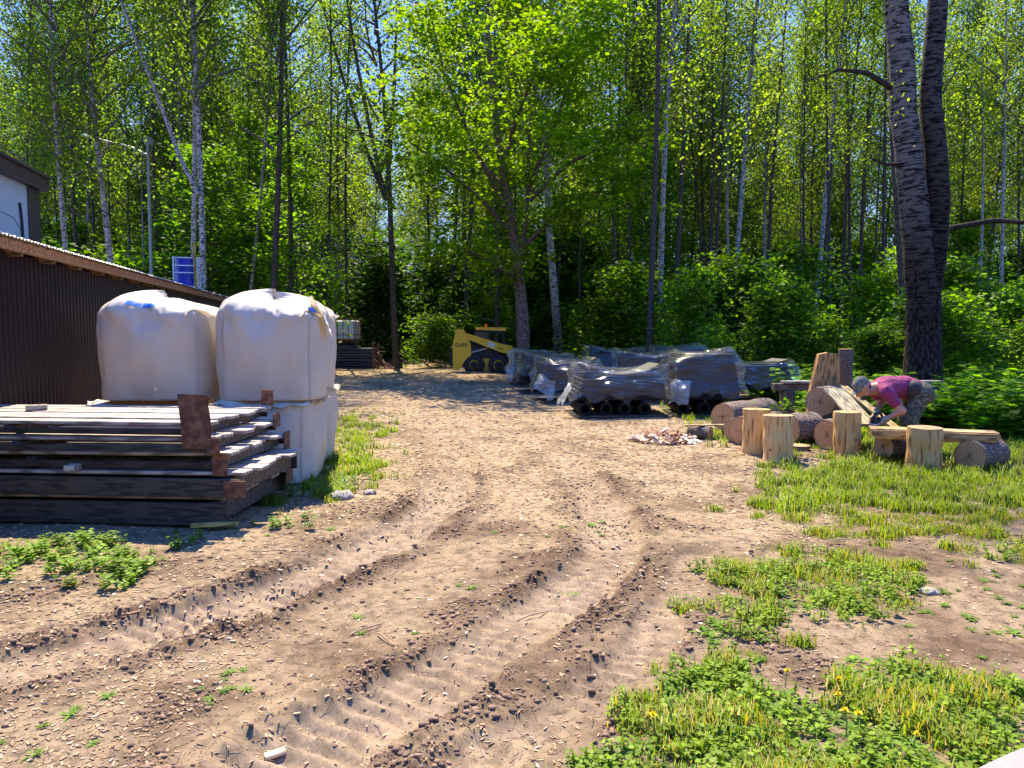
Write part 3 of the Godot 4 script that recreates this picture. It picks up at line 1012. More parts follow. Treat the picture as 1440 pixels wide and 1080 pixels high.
	for s in [[-2.6, 0.0], [-1.2, 0.6], [1.2, -0.3]]:
		m.tube([Vector3(0, 7.5, 0), Vector3(s[0] * 0.25, 9.5, s[1] * 0.4), Vector3(s[0] * 0.6, 13, s[1]), Vector3(s[0], 18, s[1])], [0.1, 0.09, 0.07, 0.025], 7, flat(lin(0.16, 0.125, 0.1)), true)
	part("side_stem", m.mesh(), M.bark, o)
	# the rest of the wood, by zones
	var n := 0
	var tries := 0
	var placed := []
	while n < 175 and tries < 7000:
		tries += 1
		var d := 38.0 + 44.0 * pow(rng.randf(), 1.25)
		var x := rr(-0.8, 0.82) * d
		if absf(x - (-0.6 + (12 - d) * 0.24)) < 4.0 and d < 44: continue
		if x < -5 and d < 30: continue
		var ok := true
		for p in placed:
			if Vector2(x, d).distance_to(p) < 2.0: ok = false
		if not ok: continue
		placed.append(Vector2(x, d))
		var zone := "deep in the forest left of the track" if x < -6 - (d - 30) * 0.3 else ("in the forest right of the big birch" if x > 0.62 * d else "in the forest behind the wrapped pallets")
		var white := rng.randf() < 0.5
		tree("birch_tree" if white else "forest_tree", ("slim white-barked birch " if white else "slim dark-barked tree ") + zone, ("birches " if white else "dark trees ") + zone, x, -d, rng.randfn() * 0.03, rr(0.07, 0.14), rr(17, 25), white, "birch" if rng.randf() < 0.75 else "thin", n, leafs[rng.randi() % 3], rr(0.85, 1.2))
		n += 1
	n = 0; tries = 0
	while n < 36 and tries < 3000:
		tries += 1
		var d := 29.0 + 18.0 * rng.randf()
		var x := rr(-0.62, 0.75) * d
		if absf(x - (-0.6 + (12 - d) * 0.24)) < 3.4: continue
		if x < -4 and d < 31: continue
		var ok := true
		for p in placed:
			if Vector2(x, d).distance_to(p) < 1.8: ok = false
		if not ok: continue
		placed.append(Vector2(x, d))
		var zone := "left of the track" if x < -3 else "behind the pallets and logs"
		tree("forest_tree", "thin dark trunk with a small crown " + zone, "thin dark trunks " + zone, x, -d, rng.randfn() * 0.035, rr(0.055, 0.1), rr(17, 23), false, "pole", n, leafs[rng.randi() % 3], rr(0.7, 1.0))
		n += 1
	# young broadleaf trees filling the middle storey
	n = 0; tries = 0
	while n < 44 and tries < 3000:
		tries += 1
		var d := 24.0 + 26.0 * rng.randf()
		var x := rr(-0.75, 0.8) * d
		if absf(x - (-0.6 + (12 - d) * 0.24)) < 3.2: continue
		if x < -3 and d < 27: continue
		if x > -4 and d < 33: continue
		var zone := "left of the track" if x < 0 else "right of the track"
		tree("young_tree", "young broadleaf tree in the wood " + zone, "young trees " + zone, x, -d, rng.randfn() * 0.04, rr(0.035, 0.06), rr(6, 10.5), false, "sapling", n, [M.leaf_maple, M.leaf_shrub, M.leaf_birch_b][rng.randi() % 3], rr(0.9, 1.3))
		n += 1
	# bushes along the edge
	var spots := []
	for k in 16: spots.append([3.0 + k * 0.85 + rng.randfn() * 0.3, -23.0 - rr(0, 3.5) - maxf(0, 6 - k) * 0.4, rr(0.9, 1.5), "behind the wrapped pallets"])
	for k in 16: spots.append([8.8 + k * 0.62 + rng.randfn() * 0.4, -15.2 - rr(0, 6) - k * 0.12, rr(0.55, 1.1), "beside the big forked birch"])
	for k in 12: spots.append([4.8 + k * 0.55 + rng.randfn() * 0.3, -18.6 - rr(0, 3), rr(0.45, 0.95), "behind the logs"])
	for k in 12: spots.append([-3.8 + k * 0.6, -33 - rr(0, 6), rr(0.7, 1.3), "behind the loader"])
	for k in 14: spots.append([-9.5 - k * 0.8, -30 - rr(0, 8), rr(0.9, 1.6), "behind the caged tank"])
	for k in 10: spots.append([-12 - k * 0.9, -25 - rr(0, 4), rr(1.0, 1.7), "behind the shed"])
	for s in spots:
		var b := thing("bush", "leafy green bush at the forest edge " + s[3], "bush", Vector3(s[0], ground_at(s[0], s[1]).x - 0.05, s[1]), rr(0, TAU), "bushes " + s[3])
		var cr: Array = TR.shrub[rng.randi() % 3]
		var xf := Transform3D(Basis().scaled(Vector3(s[2], s[2] * rr(0.85, 1.2), s[2])), Vector3.ZERO)
		part("stems", cr[1], M.bark, b, xf)
		part("foliage", cr[0], [M.leaf_shrub, M.leaf_shrub_b, M.leaf_maple][rng.randi() % 3], b, xf)
	# far undergrowth that reads as one mass
	var xs := []
	for k in 260:
		var d := rr(38, 95)
		var x := rr(-0.85, 0.85) * d
		var s := rr(1.2, 2.6)
		xs.append(Transform3D(Basis(Vector3.UP, rr(0, TAU)).scaled(Vector3(s, s, s)), Vector3(x, 0, -d)))
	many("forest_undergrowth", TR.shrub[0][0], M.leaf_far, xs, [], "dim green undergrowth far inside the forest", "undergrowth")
	xs = []
	for k in 110:
		var d := rr(66, 110)
		var x := rr(-0.85, 0.85) * d
		var s := rr(0.9, 1.3)
		xs.append(Transform3D(Basis(Vector3.UP, rr(0, TAU)).scaled(Vector3(s * 1.3, s, s * 1.3)), Vector3(x, -3, -d)))
	for k in 90:  # unseen crowns behind the camera, added to darken reflections and cut sky light
		var a := rr(0.0, PI)
		var d := rr(26, 48)
		if sin(a) * d < 14: continue
		var s := rr(0.8, 1.1)
		xs.append(Transform3D(Basis(Vector3.UP, rr(0, TAU)).scaled(Vector3(s * 1.4, s, s * 1.4)), Vector3(cos(a) * d, -4, sin(a) * d)))
	many("far_and_unseen_crowns", TR.birch[0][0], M.leaf_far, xs, [], "far tree crowns closing the view, and unseen crowns added behind the camera", "forest")
	count_from_left()
	make_maple()
	make_big_birch()

func make_maple() -> void:
	rng.seed = 300
	var o := thing("maple_tree", "spreading maple with bright broad leaves standing behind the wrapped pallets", "tree", Vector3(0.42, 0, -25.5))
	var m := Mb.new()
	var bark := lin(0.3, 0.2, 0.15)
	m.tube([Vector3(0, -0.3, 0), Vector3(0, 0.3, 0), Vector3(-0.05, 2, 0), Vector3(-0.25, 4, 0), Vector3(-0.5, 5.6, 0), Vector3(-0.9, 8, 0.2), Vector3(-1.2, 11, 0.3), Vector3(-1.25, 15, 0.2)], [0.3, 0.23, 0.2, 0.18, 0.155, 0.12, 0.08, 0.03], 12, flat(bark), false, Vector2(2, 0.6))
	part("trunk", m.mesh(), M.bark, o)
	var stems := [[[-0.2, 3.6, 0], [0.05, 5.2, 0.2], [0.15, 8, 0.3], [0.6, 12, 0.6]], [[-0.45, 5.4, 0], [-1.6, 7.4, 0.5], [-2.6, 9.8, 0.8], [-3.2, 12.5, 0.9]], [[0.1, 6.2, 0.2], [1.0, 8.4, -0.2], [1.9, 11, -0.5], [2.5, 13.5, -0.5]], [[-0.4, 4.8, 0], [-1.4, 5.8, 0.7], [-2.8, 6.9, 1.4], [-3.9, 7.6, 1.8]], [[-0.15, 3.2, 0], [-1.2, 3.9, 0.6], [-2.4, 4.3, 1.2], [-3.4, 4.2, 1.6]], [[0.1, 5.8, 0.2], [1.3, 6.9, 0.7], [2.6, 7.5, 1.2], [3.6, 7.6, 1.4]], [[0, 4.4, 0.1], [0.9, 5.2, 0.8], [1.9, 5.6, 1.6], [2.8, 5.5, 2.0]], [[-0.7, 7, 0], [-0.3, 8.2, 1.2], [0.2, 9.2, 2.2], [0.5, 9.8, 2.8]], [[-0.5, 6, 0], [-1.2, 7.2, -1.2], [-1.9, 8.2, -2.4], [-2.3, 8.8, -3.2]]]
	var lm := Mb.new()
	var c0 := lin(0.14, 0.24, 0.018); var c1 := lin(0.27, 0.37, 0.03)
	for s in stems:
		var sm := Mb.new()
		var pts := []
		for p in s: pts.append(Vector3(p[0], p[1], p[2]))
		sm.tube(pts, [0.085, 0.065, 0.045, 0.015], 7, flat(bark), false, Vector2(2, 0.6))
		part("limb", sm.mesh(), M.bark, o)
		for k in 24:
			var t := 0.3 + 0.7 * rng.randf()
			var q := t * 3.0
			var j := mini(int(q), 2)
			var pp: Vector3 = pts[j].lerp(pts[j + 1], q - j) + rv() * Vector3(0.75, 0.35, 0.75)
			for e in 3:   # flat sprays of leaves
				cluster(lm, pp + rv() * Vector3(0.4, 0.12, 0.4), 22, 0.3, 0.09, 0.19, c0, c1, 0.25)
	for k in 120:   # the outer shell
		var a := rr(0, TAU); var e := rr(-0.5, 1.3)
		var y := 8.6 + 5.2 * sin(e)
		var rad := 4.1 * cos(e * 0.85) * rr(0.75, 1.05) * (0.85 if y < 5.5 else 1.0)
		var pp := Vector3(-0.5 + cos(a) * rad, y, 0.3 + sin(a) * rad)
		for q in 2:
			cluster(lm, pp + rv() * Vector3(0.45, 0.15, 0.45), 26, 0.34, 0.1, 0.19, c0, c1, 0.25)
	part("crown", lm.mesh(), M.leaf_maple, o)

func along(t: Array, y: float) -> Vector2:
	for k in t.size() - 1:
		if y <= t[k + 1][0]:
			var f := smoothstep(0, 1, clampf((y - t[k][0]) / (t[k + 1][0] - t[k][0]), 0, 1))
			return Vector2(t[k][1], t[k][2]).lerp(Vector2(t[k + 1][1], t[k + 1][2]), f)
	return Vector2(t[-1][1], t[-1][2])

func make_big_birch() -> void:
	rng.seed = 310
	var o := thing("big_birch", "big old birch with two stems and dark cracked base by the bending man", "tree", Vector3(7.58, 0, -13.9))
	var k := 13.9 / 1060.0   # metres for each pixel of the photograph at that distance
	var m := Mb.new()
	var tone := func(_a, run, _i): return lin(0.1, 0.08, 0.07).lerp(lin(0.34, 0.325, 0.31), smoothstep(2.6, 5.5, run))
	var rough := func(a, run): return 1.0 + 0.05 * fine.get_noise_3d(cos(a) * 40, run * 25, sin(a) * 40) + 0.06 * wob.get_noise_3d(cos(a) * 20, run * 10, sin(a) * 20)
	var pl := []; var rl := []
	var ax := [[-0.3, 0, 0.34], [0, 0, 0.33], [2, -0.02, 0.3], [3, -0.14, 0.29], [3.75, -0.26, 0.265], [4.6, -0.38, 0.25], [5.7, -0.54, 0.235], [7.63, -0.72, 0.21], [12, -1.0, 0.15], [22, -1.3, 0.04]]
	for q in 70:
		var y := -0.3 + 22.0 * q / 69.0
		var e := along(ax, y)
		pl.append(Vector3(e.x, y, 0)); rl.append(e.y * 0.94 + 0.12 * exp(-maxf(0, y) * 3.0))
	m.tube(pl, rl, 26, tone, false, Vector2(1, 0.3), rough)
	part("trunk", m.mesh(), M.birch, o)
	m = Mb.new()
	var crack := func(a, run): return 1.0 - 0.16 * smoothstep(1.9, 3.1, run + 1.6 * fine.get_noise_3d(cos(a) * 30, run * 12, sin(a) * 30)) + 0.07 * fine.get_noise_3d(cos(a) * 90, run * 14, sin(a) * 90) + 0.06 * wob.get_noise_3d(cos(a) * 20, run * 10, sin(a) * 20)
	m.tube(pl.slice(0, 14), rl.slice(0, 14).map(func(r): return r * 1.035), 40, func(_a, run, _k): return lin(0.065, 0.05, 0.04).lerp(lin(0.045, 0.036, 0.032), smoothstep(0.5, 3.0, run)), false, Vector2(3, 0.35), crack)
	part("cracked_bark", m.mesh(), M.bark, o)
	m = Mb.new()
	pl = []; rl = []
	var ax2 := [[1.6, 0.0, 0.16], [2.2, 0.05, 0.2], [3, 0.1, 0.225], [3.9, 0.13, 0.215], [4.6, 0.07, 0.2], [5.7, -0.07, 0.19], [7.63, 0.0, 0.175], [12, 0.3, 0.12], [21, 0.6, 0.03]]
	for q in 50:
		var y := 1.6 + 19.0 * q / 49.0
		var e := along(ax2, y)
		pl.append(Vector3(e.x, y, 0.06)); rl.append(e.y * 0.94)
	var tone2 := func(_a, run, _i): return lin(0.07, 0.055, 0.048).lerp(lin(0.17, 0.16, 0.15), smoothstep(1.0, 6.0, run))
	m.tube(pl, rl, 22, tone2, false, Vector2(1, 0.3), rough)
	part("second_stem", m.mesh(), M.birch, o)
	var limbs := [[[-0.75, 5.9, 0], [-1.3, 6.1, 0.2], [-1.9, 6.05, 0.5], [-2.6, 5.75, 0.8]], [[-0.5, 4.55, 0], [-0.9, 4.5, 0.2], [-1.25, 4.6, 0.3]], [[0.4, 3.4, 0], [1.0, 3.5, 0.3], [1.9, 3.4, 0.5], [3.2, 3.1, 0.7]], [[-0.8, 8, 0], [-1.8, 8.8, 0.4], [-3.2, 9.4, 0.8]], [[0.2, 8.6, 0], [1.4, 9.3, 0.6], [3.0, 9.5, 1.4]], [[-0.8, 10.5, 0], [-1.6, 11.8, -0.8], [-2.8, 12.8, -1.8]], [[0.3, 11, 0], [1.3, 12.4, -0.8], [2.4, 13.4, -1.6]], [[-0.9, 13, 0], [-0.6, 14.4, 1.0], [-0.2, 15.4, 2.0]], [[0.3, 14, 0], [1.2, 15.6, 0.5], [2.0, 17, 0.8]], [[-0.9, 9.5, 0], [-2.4, 10.6, 0.6], [-4.2, 11.6, 1.0], [-6.0, 12.0, 1.2]], [[-1.0, 11.5, 0], [-2.6, 12.8, -0.6], [-4.4, 13.6, -1.0], [-5.8, 13.8, -1.2]]]  # last two limbs, above the view, added to carry the shading boughs
	var lm := Mb.new()
	for b in limbs.size():
		var bm := Mb.new()
		var pts := []
		for p in limbs[b]: pts.append(Vector3(p[0], p[1], p[2]))
		var r := [0.055, 0.045, 0.03, 0.012]
		bm.tube(pts, r.slice(4 - pts.size()) if pts.size() < 4 else r, 7, flat(lin(0.1, 0.08, 0.07)), true)
		part("limb", bm.mesh(), M.bark, o)
		if b >= 3:
			for q in 26:
				var pp: Vector3 = pts[1].lerp(pts[pts.size() - 1], rng.randf()) + rv() * Vector3(0.8, 0.7, 0.8)
				cluster(lm, pp, 22, 0.3, 0.35, 0.075, lin(0.15, 0.235, 0.025), lin(0.26, 0.345, 0.045), 0.8)
	for q in 80:   # the high crown
		var a := rr(0, TAU); var rad := 2.9 * sqrt(rng.randf())
		cluster(lm, Vector3(cos(a) * rad, rr(13, 23), sin(a) * rad), 26, 0.35, 0.4, 0.08, lin(0.15, 0.235, 0.025), lin(0.26, 0.345, 0.045), 0.8)
	for q in 150:   # long left boughs above the view, added to shade the grass
		cluster(lm, Vector3(rr(-6.4, -1.6), rr(9.5, 14.5), rr(-2.2, 2.4)), 26, 0.4, 0.35, 0.085, lin(0.15, 0.235, 0.03), lin(0.26, 0.345, 0.05), 0.8)
	for q in 96:   # sprays hanging beside the stems
		var sd := -1.0 if q % 5 < 3 else 1.0
		var pp := Vector3(sd * rr(0.7, 4.2) - 0.3, rr(5.0, 9.5), rr(-1.5, 1.4))
		for j in 3: cluster(lm, pp - Vector3(rr(-0.1, 0.1), 0.28 * j, rr(-0.1, 0.1)), 13, 0.12, 0.16, 0.065, lin(0.12, 0.2, 0.03), lin(0.27, 0.34, 0.06), 0.9)
	part("crown", lm.mesh(), M.leaf_birch_c, o)

func count_from_left() -> void:   # alike bushes and trees of one zone are told apart by their order across the view
	var words := ["first", "second", "third", "fourth", "fifth", "sixth", "seventh", "eighth", "ninth", "tenth", "eleventh", "twelfth", "thirteenth", "fourteenth", "fifteenth", "sixteenth", "seventeenth", "eighteenth", "nineteenth", "twentieth", "twenty-first", "twenty-second", "twenty-third", "twenty-fourth", "twenty-fifth", "twenty-sixth"]
	var groups := {}
	for o in get_children():
		if not o is Node3D or not o.has_meta("group"): continue
		var g: String = o.get_meta("group")
		if g == "trees at the forest edge": continue
		if not groups.has(g): groups[g] = []
		groups[g].append(o)
	for g in groups:
		var l: Array = groups[g]
		if l.size() > words.size(): continue
		l.sort_custom(func(a, b): return a.position.x / -a.position.z < b.position.x / -b.position.z)
		for k in l.size():
			l[k].set_meta("label", "%s, %s from left" % [l[k].get_meta("label"), words[k]])

# ---------------------------------------------------------------- left side of the yard
func ribbed(l: float, h: float, period: float, depth: float) -> ArrayMesh:   # a trapezoidal sheet in the y-z plane facing +x, from z = 0 to -l
	var m := Mb.new()
	var z := 0.0
	var prof := [[0.0, 0.0], [0.42, 0.0], [0.5, 1.0], [0.92, 1.0], [1.0, 0.0]]
	while z < l - 0.001:
		for k in 4:
			var z0 := minf(z + prof[k][0] * period, l); var z1 := minf(z + prof[k + 1][0] * period, l)
			if z1 - z0 < 1e-4: continue
			m.quad(Vector3(prof[k][1] * depth, 0, -z0), Vector3(prof[k + 1][1] * depth, 0, -z1), Vector3(prof[k + 1][1] * depth, h, -z1), Vector3(prof[k][1] * depth, h, -z0))
		z += period
	return m.mesh()

func one_box(s: Vector3, r := 0.0, col := Color.WHITE) -> ArrayMesh:
	var m := Mb.new()
	if r > 0: m.rbox(Vector3.ZERO, s, r, Basis(), col)
	else: m.box(Vector3.ZERO, s, Basis(), col)
	return m.mesh()

func at(x: float, y: float, z: float, bas := Basis()) -> Transform3D:
	return Transform3D(bas, Vector3(x, y, z))

func pipe(pts: Array, r: float, sides := 8, col := Color.WHITE) -> ArrayMesh:
	var m := Mb.new()
	var rad := []
	for p in pts: rad.append(r)
	m.tube(pts, rad, sides, flat(col), true)
	return m.mesh()

func make_shed() -> void:
	var o := thing("metal_shed", "low brown corrugated metal shed with a wood-edged roof behind the bags", "shed", Vector3(-5.0, 0, -7.4), 0.2075)
	var sheet := ribbed(1.14, 2.3, 0.114, 0.018)
	for k in 16: part("wall_sheet", sheet, M.brown_metal, o, at(0.001 * (k % 2), 0, 3.4 - 1.14 * k))
	var w := Mb.new()
	w.box(Vector3(-1.65, 1.12, -14.75), Vector3(3.2, 2.24, 0.06))
	w.box(Vector3(-3.2, 1.12, -5.6), Vector3(0.06, 2.24, 18.2))
	part("back_wall", w.mesh(), M.brown_trim, o)
	for k in 5: part("fascia_board", one_box(Vector3(0.03, 0.11, 3.68), 0.004, lin(0.42, 0.2, 0.09) * rr(0.85, 1.15)), M.plank, o, at(0.16, 2.345, 1.6 - 3.7 * k))
	for k in 22: part("rafter", one_box(Vector3(0.2, 0.08, 0.05), 0.0, lin(0.25, 0.14, 0.07)), M.plank, o, at(0.05, 2.3, 3.2 - 0.84 * k))
	for k in 9:
		var rm := Mb.new()
		rm.grid(64, 1, func(u, v): return Vector3(0.22 - 3.5 * v, 2.415 + 0.28 * v + 0.014 * sin(u * TAU * 26), 3.5 - 2.05 * k - 2.09 * u), flat(Color.WHITE))
		rm.grid(64, 1, func(u, v): return Vector3(-3.28 + 3.5 * v, 2.691 - 0.28 * v + 0.014 * sin(u * TAU * 26), 3.5 - 2.05 * k - 2.09 * u), flat(Color.WHITE))
		part("roof_sheet", rm.mesh(), M.roof_metal, o, at(0, 0.0015 * (k % 2), 0))

	o = thing("white_building", "white rendered building with a dark brown roof edge rising behind the shed", "building", Vector3(-8.7, 0, -14.0), 0.2075)
	var b := Mb.new()
	b.box(Vector3(-2.5, 2.05, 4.0), Vector3(5, 4.1, 8))
	part("wall", b.mesh(), M.wall, o)
	b = Mb.new()
	b.rbox(Vector3(-2.4, 4.22, 4.0), Vector3(5.1, 0.24, 8.4), 0.015)
	b.rbox(Vector3(-2.4, 4.36, 4.0), Vector3(5.2, 0.05, 8.5), 0.01)
	part("roof", b.mesh(), M.brown_trim, o)
	part("corner_trim", one_box(Vector3(0.04, 4.1, 0.46), 0.008), M.brown_trim, o, at(0.023, 2.05, 0.21))
	var win := part("window_frame", one_box(Vector3(0.08, 1.0, 1.1), 0.01), M.brown_trim, o, at(0.03, 3.2, 2.35))
	part("pane", one_box(Vector3(0.02, 0.84, 0.94)), M.black, win, at(0.045, 0, 0))
	part("cable", pipe([Vector3(0.02, 3.75, 0.8), Vector3(0.03, 3.4, 0.76), Vector3(0.02, 3.0, 0.72), Vector3(0.02, 2.4, 0.66)], 0.022, 6), M.black, o)
	part("wire", pipe([Vector3(0.15, 3.5, 2.9), Vector3(0.3, 3.35, 1.8), Vector3(0.03, 3.25, 0.78)], 0.006, 5), M.black, o)

	o = thing("blue_barrel", "blue plastic barrel in a pale metal frame standing on the shed roof", "barrel", Vector3(-6.98, 2.44, -16.3), 0.3)
	var m := Mb.new()
	var pts := []; var rad := []
	for e in [[0.0, 0.2], [0.02, 0.225], [0.17, 0.23], [0.19, 0.238], [0.21, 0.23], [0.42, 0.23], [0.44, 0.238], [0.46, 0.23], [0.6, 0.225], [0.63, 0.21], [0.635, 0.205]]:
		pts.append(Vector3(0, e[0], 0)); rad.append(e[1])
	m.tube(pts, rad, 28, flat(Color.WHITE))
	part("body", m.mesh(), M.blue_plastic, o)
	for s in [[-1, -1], [-1, 1], [1, -1], [1, 1]]: part("frame_post", one_box(Vector3(0.03, 0.66, 0.03), 0.004), M.pale_metal, o, at(s[0] * 0.235, 0.33, s[1] * 0.235))
	for y in [0.04, 0.33, 0.48, 0.645]:
		var r := Mb.new()
		for s in [-1, 1]:
			r.box(Vector3(0, y, s * 0.252), Vector3(0.5, 0.025, 0.012)); r.box(Vector3(s * 0.252, y, 0), Vector3(0.012, 0.025, 0.49))
		part("frame_rail", r.mesh(), M.pale_metal, o)
	o = thing("yellow_post", "thin yellow wooden post upright on the roof beside the blue barrel", "post", Vector3(-6.72, 2.46, -16.1))
	part("pole", one_box(Vector3(0.05, 0.95, 0.05), 0.006, lin(0.5, 0.32, 0.06)), M.upright_wood, o, at(0, 0.475, 0, Basis(Vector3.BACK, 0.03)))
	part("stay_wire", pipe([Vector3(0.02, 0.55, 0), Vector3(0.16, 0.25, 0.1), Vector3(0.25, 0.02, 0.12)], 0.008, 5), M.grey_pole, o)
	single("yellow_board", one_box(Vector3(0.3, 0.05, 0.1), 0.01, lin(0.55, 0.28, 0.04)), M.plank, "short orange-yellow board lying on the roof left of the barrel", "board", Vector3(-7.15, 2.56, -15.4)).rotation = Vector3(0.1, 0.4, 0.5)

	o = thing("street_lamp", "grey street lamp with a long side arm among the left birches", "street lamp", Vector3(-12.35, 0, -26))
	m = Mb.new()
	m.tube([Vector3(0, -0.2, 0), Vector3(0, 3, 0), Vector3(0.02, 7.9, 0)], [0.065, 0.058, 0.045], 12, flat(Color.WHITE))
	part("pole", m.mesh(), M.grey_pole, o)
	part("arm", pipe([Vector3(0.02, 7.5, 0), Vector3(-0.5, 7.75, 0.1), Vector3(-1.55, 7.98, 0.25)], 0.035, 8), M.pale_metal, o)
	m = Mb.new()
	m.tube([Vector3(0, 0, 0), Vector3(0.02, 0.06, 0), Vector3(0.06, 0.16, 0), Vector3(0.1, 0.24, 0)], [0.06, 0.17, 0.2, 0.12], 14, flat(Color.WHITE))
	part("lamp_head", m.mesh(), M.grey_pole, o, at(0.02, 7.85, 0))
	m = Mb.new()
	m.rbox(Vector3.ZERO, Vector3(0.55, 0.09, 0.22), 0.03)
	part("lantern", m.mesh(), M.pale_metal, o, at(-1.75, 8.03, 0.28, Basis(Vector3.BACK, -0.2)))

# ---------------------------------------------------------------- big bags
func bag_point(u: float, v: float, w: float, h: float, dome: float, sd: float) -> Vector3:   # u round, v from bottom to top
	var a := TAU * u
	var y: float; var r: float; var p := 3.4
	if v < 0.08:
		r = v / 0.08 * 0.9; y = 0.0; p = 4.0
	elif v < 0.72:
		var t := (v - 0.08) / 0.64
		r = 0.9 + 0.1 * sin(PI * clampf(0.05 + t * 0.78, 0, 1)) ; y = h * t
		if t < 0.1: y = h * 0.1 * pow(t / 0.1, 1.7)
		p = 3.6 - 0.8 * sin(PI * t)
	else:
		var t := (v - 0.72) / 0.28
		r = (0.9 + 0.1 * sin(PI * 0.83)) * pow(cos(t * PI * 0.5), 0.8) ; y = h + dome * sin(t * PI * 0.5); p = 3.6 - t * 1.4
	var q := pow(pow(absf(cos(a)), p) + pow(absf(sin(a)), p), -1.0 / p)
	var d := Vector3(cos(a), 0, -sin(a))
	var fold := smoothstep(0.5, 0.8, v) * (1.0 - smoothstep(0.93, 1.0, v))
	var low := 1.0 - smoothstep(0.08, 0.3, v)
	var nz := fine.get_noise_3d(cos(a) * 22 + sd, v * 30, sin(a) * 22) * 0.05 * fold
	nz += fine.get_noise_3d(cos(a) * 60 + sd, v * 22, sin(a) * 60) * 0.022 * fold
	nz += fine.get_noise_3d(cos(a) * 40 + sd, v * 25, sin(a) * 40) * 0.012 * low
	nz += wob.get_noise_3d(cos(a) * 22 + sd * 3, v * 24, sin(a) * 22) * 0.045
	var ptop := 0.13 * wob.get_noise_3d(cos(a) * 20 + sd, 9 + v * 12, sin(a) * 20) * smoothstep(0.6, 0.8, v)
	return d * (r * q * w * 0.5 + nz) + Vector3.UP * (y + ptop * (dome + 0.35) + smoothstep(0.66, 0.9, v) * 0.05 * sin(sd * 2.0) * cos(a - sd))

func make_bag(label: String, pos: Vector3, w: float, h: float, dome: float, sd: float, turn: float, flaps: Array, top: bool) -> void:
	var o := thing("big_bag", label, "bulk bag", pos, turn, "stacked white big bags")
	var m := Mb.new()
	var base := lin(0.6, 0.54, 0.43)
	m.grid(96, 64, func(u, v): return bag_point(u, v, w, h, dome, sd), func(u, v, p):
		var stain := clampf((wob.get_noise_3d(p.x * 14 + sd, p.y * 14, p.z * 14) - 0.15) * 1.5, 0, 0.22)
		return base.lerp(lin(0.38, 0.31, 0.22), stain), Vector2(1, 1), true)
	part("body", m.mesh(), M.bag, o)
	for k in 4:   # sewn corner seams
		m = Mb.new()
		var uc := (PI / 4 + k * PI / 2) / TAU
		m.grid(2, 30, func(u, v):
			var p := bag_point(uc + 0.008 * (u - 0.5), 0.1 + 0.64 * v, w, h, dome, sd)
			return p + Vector3(p.x, 0, p.z).normalized() * (0.008 - 0.006 * absf(u - 0.5)), flat(base * 0.92))
		part("seam", m.mesh(), M.bag, o)
	for f in flaps:   # blue patches: u, v, width, height
		m = Mb.new()
		m.grid(14, 6, func(u, v):
			var p := bag_point(f[0] + f[2] * (u - 0.5) , f[1] + f[3] * (v - 0.5), w, h, dome, sd)
			return p + Vector3(p.x, 0.3, p.z).normalized() * (0.012 + 0.01 * sin(u * 9)), flat(Color.WHITE))
		part("blue_patch", m.mesh(), M.blue_cloth, o)
	if top:
		for k in ([0, 3] if sd > 5.0 else [3]):   # lifting loops at the corners, slack
			var a: float = PI / 4 + k * PI / 2
			var c := bag_point(a / TAU, 0.74, w, h, dome, sd)
			var d := Vector3(cos(a), 0, -sin(a)); var s := Vector3(-d.z, 0, d.x)
			m = Mb.new()
			var pts := []
			for j in 9:
				var t := j / 8.0
				pts.append(c + s * (t - 0.5) * 0.24 + Vector3.UP * (0.05 * sin(PI * t) - 0.01) + d * (0.03 - 0.09 * sin(PI * t) + rng.randfn() * 0.01))
			for j in 8:
				var q: Vector3 = d * 0.03 + Vector3.UP * 0.01
				m.quad(pts[j] - q, pts[j + 1] - q, pts[j + 1] + q, pts[j] + q, base)
			part("lifting_loop", m.mesh(), M.bag, o)
		if sd < 5.0 or sd > 5.9: return
		m = Mb.new()   # a torn corner of the bag standing up, whitened to look sunlit
		m.grid(10, 10, func(u, v):
			return Vector3(w * 0.36 + 0.2 * u, h + 0.1 - 0.3 * u * u + 0.1 * (1 - v) + 0.06 * fine.get_noise_2d(u * 80 + sd * 9, v * 80), w * 0.28 - 0.28 * v + 0.07 * fine.get_noise_2d(u * 90, v * 90 + sd * 5)), flat(lin(0.85, 0.83, 0.78)))
		part("loose_corner", m.mesh(), M.bag, o)
	else:
		m = Mb.new()   # frilled edge pressed out between the bags
		m.grid(80, 3, func(u, v):
			var p := bag_point(u, 0.735, w, h, dome, sd)
			var d := Vector3(p.x, 0, p.z).normalized()
			return p + d * (0.075 * v * (0.4 + 0.9 * absf(fine.get_noise_2d(u * 300 + sd, 3)))) + Vector3.UP * (0.02 + 0.05 * fine.get_noise_2d(u * 260, v * 20 + sd) * v), flat(base), Vector2(1, 1), true)
		part("top_hem", m.mesh(), M.bag, o)

